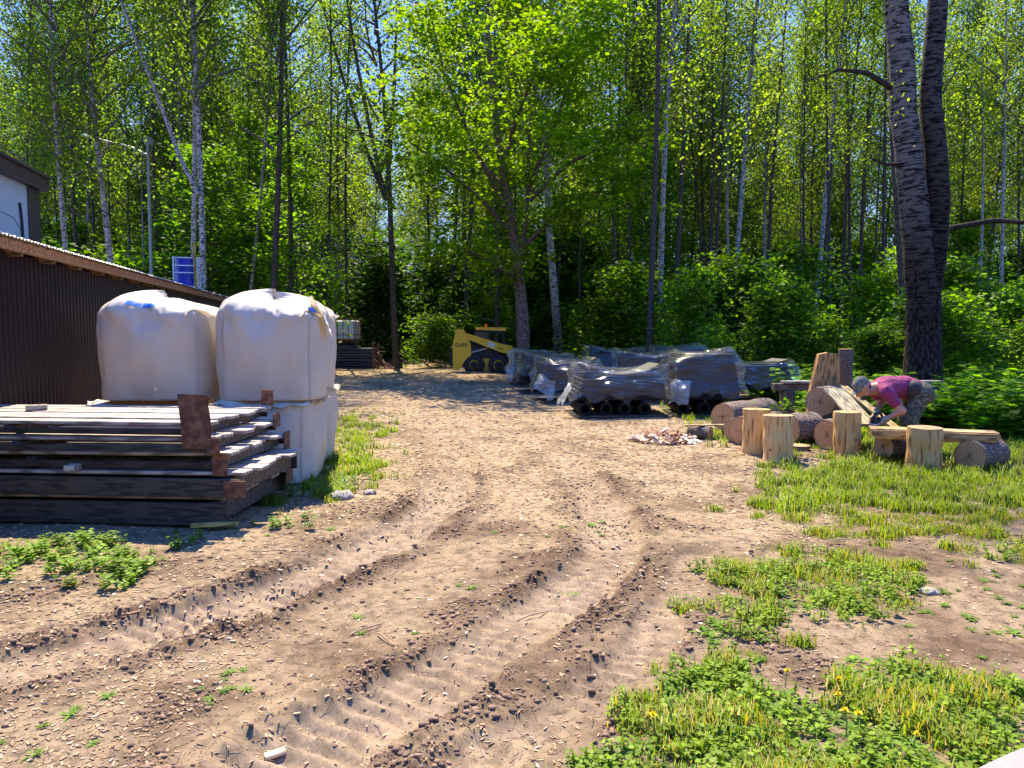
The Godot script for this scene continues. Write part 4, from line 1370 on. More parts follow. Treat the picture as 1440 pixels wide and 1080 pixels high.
func make_bags() -> void:
	rng.seed = 400
	make_bag("lower left big bag, mostly hidden behind the board stack, blue cloth at its top", Vector3(-3.82, 0, -7.95), 1.16, 0.76, 0.09, 1.0, 0.1, [[0.8, 0.73, 0.05, 0.03], [0.71, 0.725, 0.03, 0.03]], false)
	make_bag("lower right big bag in front, its stained face beside the board stack", Vector3(-2.56, 0, -7.86), 1.14, 0.76, 0.09, 2.0, 0.06, [], false)
	make_bag("lower rear big bag standing on the grass strip behind the front pair", Vector3(-2.68, 0, -9.02), 1.12, 0.8, 0.09, 3.0, 0.12, [], false)
	make_bag("upper left big bag, slumped, with a blue patch on its top", Vector3(-3.61, 0.83, -7.92), 1.18, 0.82, 0.2, 4.0, 0.05, [[0.735, 0.815, 0.09, 0.035]], true)
	make_bag("upper right big bag in front, bulging, with a loose torn top corner", Vector3(-2.46, 0.83, -7.84), 1.08, 0.82, 0.25, 5.5, 0.1, [[0.9, 0.8, 0.03, 0.06]], true)
	make_bag("upper rear big bag peeking out on the right behind the front pair", Vector3(-2.66, 0.85, -9.0), 1.1, 0.82, 0.2, 6.0, 0.15, [], true)

# ---------------------------------------------------------------- stack of long board platforms
func make_board_stack() -> void:
	rng.seed = 410
	var turn := -0.07
	var base := Transform3D(Basis(Vector3.UP, turn), Vector3(-2.17, 0.03, -5.68))
	var offs := [[0.0, 0.0], [0.13, 0.02], [0.0, -0.03], [-0.08, 0.01], [-0.17, -0.02]]
	var words := ["lowest long board platform of the stack, with a broken yellow splinter", "second long board platform from the bottom, sticking out furthest right", "middle long board platform of the stack with a rusty corner plate", "second long board platform from the top of the stack", "topmost long board platform, its pale boards in the sun"]
	var hs := [0.22, 0.19, 0.14, 0.125, 0.12]
	var y0 := 0.0
	for l in 5:
		var x0: float = offs[l][0]
		var hh: float = hs[l]
		var p: Vector3 = base * Vector3(x0, y0, offs[l][1])
		y0 += hh
		var o := thing("board_platform", words[l], "platform", p, turn + rng.randfn() * 0.012, "stack of long board platforms")
		for k in 6:
			var ln := 4.7 + rng.randfn() * 0.07
			var col := lin(0.42, 0.36, 0.32).lerp(lin(0.5, 0.41, 0.33), rng.randf()) * rr(0.85, 1.12)
			part("deck_board", one_box(Vector3(ln, 0.027, 0.165), 0.004, col), M.plank, o, at(-ln / 2 + rng.randfn() * 0.03, hh - 0.016 + rng.randfn() * 0.002, -0.1 - 0.21 * k, Basis.from_euler(Vector3(rng.randfn() * 0.03, rng.randfn() * 0.006, rng.randfn() * 0.0015))))
		for k in 4: part("cross_beam", one_box(Vector3(0.07, hh - 0.06, 1.22), 0.004, lin(0.12, 0.09, 0.065) * rr(0.8, 1.2)), M.plank, o, at(-0.12 - 1.48 * k, (hh - 0.03) * 0.5, -0.62))
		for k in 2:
			part("side_board", one_box(Vector3(4.64, (hh - 0.045) * (1.0 if l < 2 else 0.55), 0.026), 0.004, lin(0.062, 0.05, 0.034) * rr(0.7, 1.25)), M.plank, o, at(-2.34 + rng.randfn() * 0.03, (hh - 0.04) * 0.5, 0.01 if k == 0 else -1.25, Basis(Vector3.BACK, rng.randfn() * 0.0015)))  # stained boards, darkened further to put the shade of the front into the colour
		match l:
			0:
				part("splinter", one_box(Vector3(0.34, 0.03, 0.05), 0.004, lin(0.6, 0.42, 0.12)), M.plank, o, at(-0.08, 0.02, 0.06, Basis(Vector3.UP, 0.25)))
				part("end_plate", one_box(Vector3(0.012, 0.2, 0.16), 0.002), M.rust, o, at(0.03, 0.2, -1.2))
			1:
				part("end_plate", one_box(Vector3(0.17, 0.13, 0.014), 0.002), M.rust, o, at(-0.05, 0.07, 0.036))
			2:
				part("end_plate", one_box(Vector3(0.12, 0.18, 0.014), 0.002), M.rust, o, at(-0.05, 0.06, 0.037))
				part("end_plate", one_box(Vector3(0.014, 0.26, 0.13), 0.002), M.rust, o, at(0.02, 0.03, -1.16))
			3:
				part("end_plate", one_box(Vector3(0.1, 0.12, 0.014), 0.002), M.rust, o, at(0.0, 0.07, 0.037))
			4:
				var pl := Mb.new()
				pl.grid(8, 10, func(u, v): return Vector3(0.22 * (u - 0.5) + 0.01 * sin(v * 4), 0.42 * v - 0.02 * u * v, 0.012 * sin(u * 3 + v * 3)), flat(Color.WHITE))
				pl.grid(8, 10, func(u, v): return Vector3(0.22 * (0.5 - u) + 0.01 * sin(v * 4), 0.42 * v - 0.02 * (1 - u) * v, -0.012 + 0.012 * sin((1 - u) * 3 + v * 3)), flat(Color.WHITE))
				part("rusty_bracket", pl.mesh(), M.rust, o, at(-0.05, -0.08, 0.06, Basis(Vector3.BACK, 0.04)))
				part("end_plate", one_box(Vector3(0.11, 0.14, 0.016), 0.002), M.rust, o, at(0.0, 0.2, -1.2))
				part("end_plate", one_box(Vector3(0.014, 0.13, 0.14), 0.002), M.rust, o, at(0.1, 0.0, -1.16))
	var off := thing("wood_offcut", "small pale wood offcut lying on top of the board stack at left", "offcut", base * Vector3(-2.05, 0.79, -0.75), 0.5)
	part("block", one_box(Vector3(0.16, 0.05, 0.09), 0.006, lin(0.42, 0.36, 0.27)), M.plank, off, at(0, 0.026, 0))
	part("nail", pipe([Vector3(0.02, 0.05, 0.01), Vector3(0.025, 0.075, 0.012)], 0.004, 5), M.rust, off)
	off = thing("packing_block", "short pale timber block jutting out between the front boards", "offcut", base * Vector3(-1.2, 0.44, 0.035), 0.0)
	part("block", one_box(Vector3(0.075, 0.05, 0.13), 0.004, lin(0.5, 0.45, 0.38)), M.plank, off, at(0, 0, 0))

func make_tank_stack() -> void:
	rng.seed = 420
	var o := thing("dark_board_stack", "low stack of dark boards at the roadside beyond the bags", "board stack", Vector3(-6.6, 0, -31.2), -0.06)
	for l in 10:
		for k in 3:
			if l == 9 and k == 0: continue
			var ln := 1.95 + rr(-0.06, 0.06) if l < 8 else 1.15
			part("board", one_box(Vector3(ln, 0.085, 0.3), 0.006, lin(0.055, 0.055, 0.065) * rr(0.6, 1.4)), M.dark_board, o, at(-0.1 + rng.randfn() * 0.03 if l < 8 else -0.5, 0.07 + 0.108 * l, 0.35 - 0.34 * k, Basis(Vector3.UP, rng.randfn() * 0.012)))
		if l < 9:
			for s in [-0.7, 0.6]: part("spacer", one_box(Vector3(0.07, 0.022, 0.95), 0, lin(0.12, 0.09, 0.07)), M.dark_board, o, at(s if l < 7 else minf(s, 0.0) - 0.1, 0.0155 + 0.108 * (l + 1) - 0.003, 0))
	part("steel_post", one_box(Vector3(0.07, 1.1, 0.07), 0.008), M.rust, o, at(0.98, 0.55, 0.46))
	part("steel_post", one_box(Vector3(0.07, 1.05, 0.07), 0.008), M.rust, o, at(0.98, 0.52, -0.4))
	o = thing("scrap_heap", "rusty bent scrap leaning at the end of the dark board stack", "scrap", Vector3(-5.35, 0, -30.9))
	for k in 9: part("bar", pipe([Vector3(rr(-0.3, 0), rr(0.3, 0.75), rr(-0.3, 0.3)), Vector3(rr(-0.1, 0.2), rr(0.15, 0.3), rr(-0.3, 0.3)), Vector3(rr(0.1, 0.55), 0.03, rr(-0.3, 0.4))], rr(0.015, 0.035), 6), M.rust, o)
	o = thing("caged_tank", "white liquid tank in a rusty pipe cage on top of the dark boards", "tank", Vector3(-6.95, 1.12, -31.2), -0.06)
	var m := Mb.new()
	m.rbox(Vector3(0, 0.5, 0), Vector3(1.1, 0.78, 0.95), 0.05)
	part("tank", m.mesh(), M.tank, o)
	m = Mb.new()
	for k in 4: m.box(Vector3(0, 0.055, -0.4 + 0.27 * k), Vector3(1.16, 0.03, 0.1))
	for k in 3: m.box(Vector3(-0.5 + 0.5 * k, 0.02, 0), Vector3(0.1, 0.04, 1.0))
	part("pallet", m.mesh(), M.rust, o)
	for s in [-1, 1]:
		for k in 6: part("cage_bar", pipe([Vector3(-0.57 + 0.228 * k, 0.06, s * 0.5), Vector3(-0.57 + 0.228 * k, 0.96, s * 0.5)], 0.013, 6), M.rust, o)
		for k in 4: part("cage_bar", pipe([Vector3(s * 0.585, 0.06, -0.36 + 0.24 * k), Vector3(s * 0.585, 0.96, -0.36 + 0.24 * k)], 0.013, 6), M.rust, o)
	for y in [0.08, 0.3, 0.96]:
		m = Mb.new()
		for s in [-1, 1]:
			m.box(Vector3(0, y, s * 0.515), Vector3(1.2, 0.03 if y < 0.9 else 0.045, 0.02)); m.box(Vector3(s * 0.6, y, 0), Vector3(0.02, 0.03, 1.02))
		part("cage_ring", m.mesh(), M.rust, o)
	m = Mb.new()
	m.tube([Vector3(0.1, 0.89, 0), Vector3(0.1, 0.97, 0)], [0.12, 0.11], 14, flat(Color.WHITE))
	part("lid", m.mesh(), M.black, o)
	# the fence that glimmers blue between the far trunks
	o = thing("far_fence", "pale blue fence glimmering far off between the trunks", "fence", Vector3(-13.5, 0, -72), 0.1)
	for k in 12: part("panel", one_box(Vector3(1.9, 2.2, 0.04), 0.0), mat(lin(0.25, 0.36, 0.55), 0.6) if k == 0 else (o.get_node("panel") as MeshInstance3D).material_override, o, at(-10 + 2.0 * k, 1.3, 0))
	for k in 13: part("post", one_box(Vector3(0.1, 2.5, 0.1)), M.grey_pole, o, at(-11 + 2.0 * k, 1.25, 0))

func make_left_side() -> void:
	make_shed()
	make_bags()
	make_board_stack()
	make_tank_stack()

# ---------------------------------------------------------------- film-wrapped pallets
func film_point(u: float, v: float, w: float, h: float, d: float, sd: float, sag: float) -> Vector3:
	var a := TAU * u
	var p := 4.5
	var q := pow(pow(absf(cos(a)), p) + pow(absf(sin(a)), p), -1.0 / p)
	var hem := 0.34 + 0.26 * wob.get_noise_2d(cos(a) * 30 + sd * 5, sin(a) * 30)
	var r: float; var y: float
	var dx := cos(a) * q; var dz := -sin(a) * q
	if v < 0.66:
		var t := v / 0.66
		y = lerpf(hem, h * 0.93, t)
		r = 1.06 - 0.14 * t * t
	else:
		var t := (v - 0.66) / 0.34
		y = h * (0.93 + 0.07 * sin(t * PI * 0.5))
		r = 0.92 * pow(cos(t * PI * 0.5), 0.7)
	var x := dx * r * w * 0.5
	var z := dz * r * d * 0.5
	var s := smoothstep(0.5, 0.8, v)
	y -= s * sag * (1.0 - pow(clampf(absf(x) / (w * 0.42), 0, 1), 2.0)) * h
	y += s * h * (0.1 * sin(sd * 1.7) * x / w + 0.08 * cos(sd * 2.3) * z / d)
	var n := fine.get_noise_3d(x * 9 + sd * 9, y * 60, z * 9) * 0.014 + wob.get_noise_3d(x * 26, y * 40 + sd, z * 26) * 0.17
	var o := Vector3(dx, 0.5 * s, dz).normalized()
	return Vector3(x, y, z) + o * n

func make_wraps() -> void:
	rng.seed = 430
	# x, z, width, height, depth, turn, sag, label
	var list := [
		[1.92, -13.8, 1.78, 0.98, 1.35, 0.06, 0.14, "front left pallet of black parts in shiny film, sagging on top"],
		[3.5, -13.9, 1.3, 1.22, 1.35, -0.05, 0.04, "tall front pallet of black parts in crumpled film by the bark heap"],
		[5.0, -16.3, 2.05, 0.98, 1.4, 0.04, 0.12, "rightmost wrapped pallet with a curved ribbed top behind the logs"],
		[1.2, -16.5, 1.45, 1.02, 1.4, 0.16, 0.1, "second wrapped pallet in the row along the track"],
		[3.0, -16.6, 1.5, 1.2, 1.4, 0.0, 0.12, "wrapped pallet in the middle behind the two front ones"],
		[0.85, -18.9, 1.4, 1.05, 1.4, 0.12, 0.08, "third wrapped pallet in the row along the track"],
		[2.6, -19.3, 1.5, 1.2, 1.4, 0.05, 0.1, "wrapped pallet in the back row left of the black trunk"],
		[4.3, -19.4, 1.5, 1.25, 1.4, -0.1, 0.05, "tall wrapped pallet in the back row right of the black trunk"],
		[0.62, -21.5, 1.3, 1.05, 1.3, 0.1, 0.06, "fourth wrapped pallet in the row, before the maple trunk"],
		[0.5, -24.0, 1.2, 0.98, 1.3, 0.15, 0.03, "farthest wrapped pallet with white crumpled film by the loader"],
	]
	var ring := Mb.new()
	var rp := []
	ring.tube([Vector3(0, 0, 0.02), Vector3(0, 0, -1.15)], [0.115, 0.115], 20, flat(Color.WHITE), false)
	ring.tube([Vector3(0, 0, -1.15), Vector3(0, 0, 0.02)], [0.07, 0.07], 20, flat(Color.WHITE), false)
	for k in 20:
		var a := TAU * k / 20; var b := TAU * (k + 1) / 20
		ring.quad(Vector3(cos(a) * 0.07, sin(a) * 0.07, 0.02), Vector3(cos(a) * 0.115, sin(a) * 0.115, 0.02), Vector3(cos(b) * 0.115, sin(b) * 0.115, 0.02), Vector3(cos(b) * 0.07, sin(b) * 0.07, 0.02))
	var ring_mesh := ring.mesh()
	for e in list:
		var o := thing("wrapped_pallet", e[7], "wrapped pallet", Vector3(e[0], 0, e[1]), e[5], "pallets of black parts wrapped in film")
		var w: float = e[2]; var h: float = e[3]; var d: float = e[4]; var sag: float = e[6]
		for k in 5: part("pallet_board", one_box(Vector3(w * 0.98, 0.022, 0.1), 0.003, lin(0.1, 0.075, 0.055)), M.dark_board, o, at(0, 0.03, d * (0.42 - 0.21 * k)))
		if e[1] > -14.5:
			for k in int(w / 0.36): part("black_pipe", ring_mesh, M.tray, o, at(-w * 0.5 + 0.24 + k * 0.35 + rr(-0.02, 0.02), 0.16, d * 0.41))
		# layers of black moulded trays, narrowing upward
		var n := int((h - 0.36) / 0.085)
		for k in n:
			var t := float(k) / n
			if t > 0.7 and sag > 0.13 and k % 2 == 0: continue
			part("black_tray", one_box(Vector3(w * (0.9 - 0.16 * t), 0.078, d * (0.86 - 0.16 * t)), 0.01), M.tray, o, at(rng.randfn() * 0.012, 0.35 + 0.085 * k * (1.0 - sag * 0.9), rng.randfn() * 0.012, Basis(Vector3.UP, rng.randfn() * 0.02)))
		# curved ribbed sheets lying on top
		if sag > 0.07:
			for k in 2:
				var sm := Mb.new()
				var wd := w * 0.42
				for side in 2:
					sm.grid(40, 8, func(u, v):
						var x: float = (u if side == 0 else 1.0 - u) - 0.5
						return Vector3(x * 2 * wd * 0.92, h * (0.92 - sag) + 1.35 * sag * h * pow(absf(x) * 2, 2.0) + 0.012 * sin(u * TAU * 20) - 0.03 * side - 0.05 * k, (0.5 - v) * d * 0.6), flat(Color.WHITE))
				part("ribbed_sheet", sm.mesh(), M.black, o)
		var f := Mb.new()
		var sd: float = e[0] * 3.1 + e[1]
		f.grid(72, 26, func(u, v): return film_point(u, v, w, h, d, sd, sag), flat(Color.WHITE), Vector2(4, 1.5), true)
		part("stretch_film", f.mesh(), M.film_cloudy if e[1] < -23.5 else M.film, o)
		f = Mb.new()   # loose tail of film
		var u0 := 0.62 + 0.1 * sin(sd)
		f.grid(10, 12, func(u, v):
			var p := film_point(u0 + 0.07 * u, 0.25 * (1 - v) , w, h, d, sd, sag)
			return p + Vector3(p.x, 0, p.z).normalized() * (0.02 + 0.1 * v + 0.04 * fine.get_noise_2d(u * 90 + sd, v * 60)) - Vector3.UP * 0.12 * v, flat(Color.WHITE))
		part("film_tail", f.mesh(), M.film_cloudy, o)

# ---------------------------------------------------------------- loader
func lettering(text: String, size: float, font_names: Array, depth := 0.006) -> TextMesh:
	var t := TextMesh.new()
	t.text = text
	var f := SystemFont.new()
	f.font_names = PackedStringArray(font_names)
	f.font_weight = 800
	t.font = f
	t.font_size = 64
	t.pixel_size = size / 64.0
	t.depth = depth
	return t

func poly(a: Array) -> PackedVector2Array:
	return pv(a)

func make_loader() -> void:
	var o := thing("skid_loader", "small yellow skid-steer loader with black cab parked before the forest", "loader", Vector3(-2.14, 0.0, -27.4), 0.06)
	var m := Mb.new()
	var tower := poly([[0.12, 1.62], [0.39, 1.62], [0.52, 1.35], [0.63, 1.09], [0.66, 0.72], [0.46, 0.56], [0.36, 0.4], [0.31, 0.28], [0.17, 0.16], [0.0, 0.2], [0.0, 0.98], [0.015, 1.17]])
	for z in [0.45, -0.75]:
		m = Mb.new(); m.prism(tower, z, z + 0.26)
		part("rear_tower", m.mesh(), M.yellow, o)
	m = Mb.new(); m.prism(poly([[0.02, 0.3], [0.6, 0.3], [0.6, 1.25], [0.3, 1.35], [0.02, 1.1]]), -0.48, 0.44)
	part("engine_cover", m.mesh(), M.black, o)
	m = Mb.new(); m.rbox(Vector3(-0.05, 0.65, 0), Vector3(0.08, 0.7, 1.3), 0.02)
	part("rear_bumper", m.mesh(), M.black, o)
	var arm := poly([[0.44, 1.5], [1.0, 1.33], [1.86, 1.07], [2.08, 1.04], [2.16, 0.97], [2.1, 0.76], [1.76, 0.79], [1.14, 1.02], [0.5, 1.29]])
	for z in [0.5, -0.68]:
		m = Mb.new(); m.prism(arm, z, z + 0.17)
		var a := part("lift_arm", m.mesh(), M.yellow, o)
		m = Mb.new()   # black teeth of the hose guard under the arm
		for k in 9:
			var x := 0.6 + k * 0.062
			m.box(Vector3(x, 1.29 - (x - 0.5) * 0.4 - 0.02, z + 0.085), Vector3(0.035, 0.06, 0.17))
		part("hose_clamp", m.mesh(), M.black, a)
	part("sticker", one_box(Vector3(0.25, 0.14, 0.006)), M.sticker, o, at(1.37, 1.08, 0.675, Basis(Vector3.BACK, -0.3)))
	m = Mb.new(); m.prism(poly([[0.42, 0.62], [1.72, 0.55], [1.85, 0.3], [1.8, 0.17], [0.4, 0.17]]), -0.46, 0.46)
	part("chassis", m.mesh(), M.yellow, o)
	m = Mb.new(); m.prism(poly([[0.62, 0.7], [0.66, 1.2], [1.7, 0.72], [1.72, 0.56], [0.62, 0.62]]), -0.44, 0.44)
	part("body_side", m.mesh(), M.black, o)
	var cab := Node3D.new()
	cab.name = "cab"
	o.add_child(cab)
	for z in [0.38, -0.42]:
		for e in [[[0.72, 1.15], [0.8, 1.15], [0.86, 1.6], [0.78, 1.6]], [[1.28, 0.85], [1.34, 0.85], [1.36, 1.62], [1.3, 1.62]], [[1.78, 0.75], [1.86, 0.75], [1.84, 1.56], [1.78, 1.56]], [[0.8, 1.52], [1.84, 1.5], [1.84, 1.56], [0.8, 1.6]]]:
			m = Mb.new(); m.prism(poly(e), z, z + 0.05)
			part("cab_post", m.mesh(), M.black, cab)
		m = Mb.new(); m.box(Vector3(1.05, 1.3, z + 0.025), Vector3(0.46, 0.5, 0.008))
		part("pane", m.mesh(), M.glass, cab)
	m = Mb.new(); m.rbox(Vector3(1.1, 0.95, 0), Vector3(0.5, 0.14, 0.5), 0.04); m.rbox(Vector3(0.9, 1.2, 0), Vector3(0.12, 0.55, 0.48), 0.04)
	part("seat", m.mesh(), M.rubber, cab)
	m = Mb.new(); m.prism(poly([[0.82, 1.61], [0.86, 1.7], [1.9, 1.69], [1.9, 1.57], [1.75, 1.57]]), -0.5, 0.5)
	part("cab_roof", m.mesh(), M.yellow, o)
	m = Mb.new(); m.tube([Vector3(1.2, 1.7, 0), Vector3(1.2, 1.79, 0), Vector3(1.2, 1.83, 0)], [0.055, 0.05, 0.02], 12, flat(Color.WHITE))
	part("beacon", m.mesh(), M.orange, o)
	for x in [0.76, 1.62]:
		for s in [1.0, -1.0]:
			var w := Mb.new()
			var zz := [0.0, 0.03, 0.08, 0.2, 0.25, 0.28]; var rd := [0.2, 0.31, 0.36, 0.36, 0.31, 0.2]
			var pts := []
			for k in 6: pts.append(Vector3(0, 0, (zz[k] - 0.14) * 1.0))
			w.tube(pts, rd, 40, flat(Color.WHITE), true, Vector2(1, 1), func(a, run): return 1.0 + (0.035 if run > 0.1 and run < 0.42 and int(a * 40.0 / TAU + 0.1) % 2 == 0 else 0.0))
			var t := part("wheel", w.mesh(), M.rubber, o, at(x, 0.36, s * 0.62))
			w = Mb.new()
			w.tube([Vector3(0, 0, s * 0.1), Vector3(0, 0, s * 0.146), Vector3(0, 0, s * 0.12)], [0.19, 0.18, 0.1], 20, flat(Color.WHITE))
			part("rim", w.mesh(), M.yellow, t)
			for k in 6:
				var b := TAU * k / 6
				part("wheel_nut", one_box(Vector3(0.03, 0.03, 0.03)), M.rust, t, at(cos(b) * 0.13, sin(b) * 0.13, s * 0.142))
	for z in [0.42, -0.42]:
		part("lift_cylinder", pipe([Vector3(0.5, 0.75, z), Vector3(1.25, 0.96, z)], 0.035, 8), M.pale_metal, o)
		part("hose", pipe([Vector3(0.55, 1.2, z), Vector3(0.9, 1.05, z + 0.03), Vector3(1.5, 0.84, z), Vector3(2.0, 0.8, z)], 0.018, 6), M.rubber, o)
	part("exhaust", pipe([Vector3(0.3, 1.3, 0.1), Vector3(0.3, 1.62, 0.1), Vector3(0.24, 1.7, 0.1)], 0.03, 8), M.rust, o)
	m = Mb.new(); m.prism(poly([[2.05, 0.95], [2.2, 0.75], [2.3, 0.2], [2.2, 0.2], [2.0, 0.6]]), -0.6, 0.6)
	part("bucket_mount", m.mesh(), M.black, o)
	m = Mb.new(); m.prism(poly([[2.2, 0.55], [2.22, 0.08], [2.85, 0.05], [2.85, 0.08], [2.3, 0.14], [2.26, 0.55]]), -0.8, 0.8)
	part("bucket", m.mesh(), M.rust, o)
	part("lettering", lettering("Gehl", 0.2, ["Droid Sans"]), M.black, o, at(0.3, 1.07, 0.713))
	part("lettering", lettering("Gehl", 0.1, ["Droid Sans"]), M.black, o, at(1.68, 0.95, 0.673, Basis(Vector3.BACK, -0.25)))

# ---------------------------------------------------------------- logs and stumps
func rings(c0: Color, c1: Color, n: float, ecc: float) -> Callable:
	return func(q, a): return c0.lerp(c1, 0.5 + 0.5 * sin(q * n * TAU + ecc * cos(a))) * (1.0 - 0.35 * smoothstep(0.9, 1.0, q)) * (0.8 + 0.2 * smoothstep(0.0, 0.35, q))

func round_log(o: Node3D, a: Vector3, b: Vector3, r: float, bark: bool, sd: float, body_mat: Material) -> void:
	var m := Mb.new()
	var pts := []; var rad := []
	var n := 14
	for k in n + 1:
		pts.append(a.lerp(b, float(k) / n)); rad.append(r * (1.0 + 0.03 * sin(k * 0.9 + sd)))
	var lump := 0.07 if bark else 0.02
	var rough := func(an, run): return 1.0 + lump * fine.get_noise_3d(cos(an) * 40 + sd * 20, run * 60, sin(an) * 40) + (0.06 if bark else 0.03) * wob.get_noise_3d(cos(an) * 22 + sd * 7, run * 12, sin(an) * 22)
	m.tube(pts, rad, 30, flat(Color.WHITE), false, Vector2(1, 1), rough)
	part("bark" if bark else "trunk_face", m.mesh(), body_mat, o)
	var d := (b - a).normalized()
	var ref := Vector3.RIGHT if absf(d.x) <= 0.93 else (Vector3.BACK if absf(d.z) < 0.8 else Vector3.UP)
	var x := (ref - d * ref.dot(d)).normalized()
	var y := d.cross(x)
	for e in 2:
		var c: Vector3 = a if e == 0 else b
		var k: float = rad[0] if e == 0 else rad[n]
		var run := 0.0 if e == 0 else a.distance_to(b)
		m = Mb.new()
		var rf := func(an): return k * (1.0 + lump * fine.get_noise_3d(cos(an) * 40 + sd * 20, run * 60, sin(an) * 40) + (0.06 if bark else 0.03) * wob.get_noise_3d(cos(an) * 22 + sd * 7, run * 12, sin(an) * 22))
		var rf2 := func(an): return rf.call(-an if e == 0 else an)
		m.disc(c, x, y if e == 1 else -y, rf2, 9, 30, rings(lin(0.64, 0.39, 0.18), lin(0.44, 0.23, 0.1), 5.0, sd))
		var cap := part("end_grain", m.mesh(), M.endgrain, o)
		var out := -d if e == 0 else d
		if out.y > 0.5 or out.z > 0.0:
			var cm := Mb.new()
			for q in 4:
				var an := sd * 3.0 + q * 1.7
				var dir := x * cos(an) + y * sin(an)
				var sidev := dir.cross(out)
				var l := k * (0.35 + 0.5 * absf(sin(sd * 5 + q)))
				var c0 := c + out * 0.003
				cm.tri(c0 - sidev * 0.004, c0 + dir * l, c0 + sidev * 0.004)
			part("crack", cm.mesh(), M.boot, cap)

func stump(label: String, x: float, z: float, r: float, h: float, sd: float, tint: Color, lean := 0.0) -> Node3D:
	var o := thing("stump", label, "stump", Vector3(x, ground_at(x, z).x - 0.02, z), sd, "peeled upright stumps")
	o.rotation.z = lean
	var m: StandardMaterial3D = M.stump.duplicate()
	m.albedo_color = tint.linear_to_srgb()
	m.uv1_offset = Vector3(sd * 0.37, sd * 0.21, 0)
	round_log(o, Vector3.ZERO, Vector3(0.01, h, 0), r, false, sd, m)
	for k in 3:
		var an := 0.6 + 0.9 * k + 0.3 * sin(sd * 3 + k) - sd
		var kd := Vector3(cos(an), 0, sin(an))
		var km := Mb.new()
		km.disc(kd * (r * 0.99 + 0.004) + Vector3.UP * h * (0.2 + 0.3 * k + 0.1 * sin(sd + k * 2)), kd.cross(Vector3.UP) * -1.0, Vector3.UP, func(a): return 0.016 + 0.004 * sin(a * 3), 3, 10, rings(lin(0.3, 0.14, 0.05), lin(0.16, 0.07, 0.03), 2.0, 0.0))
		part("knot", km.mesh(), M.endgrain, o)
	return o

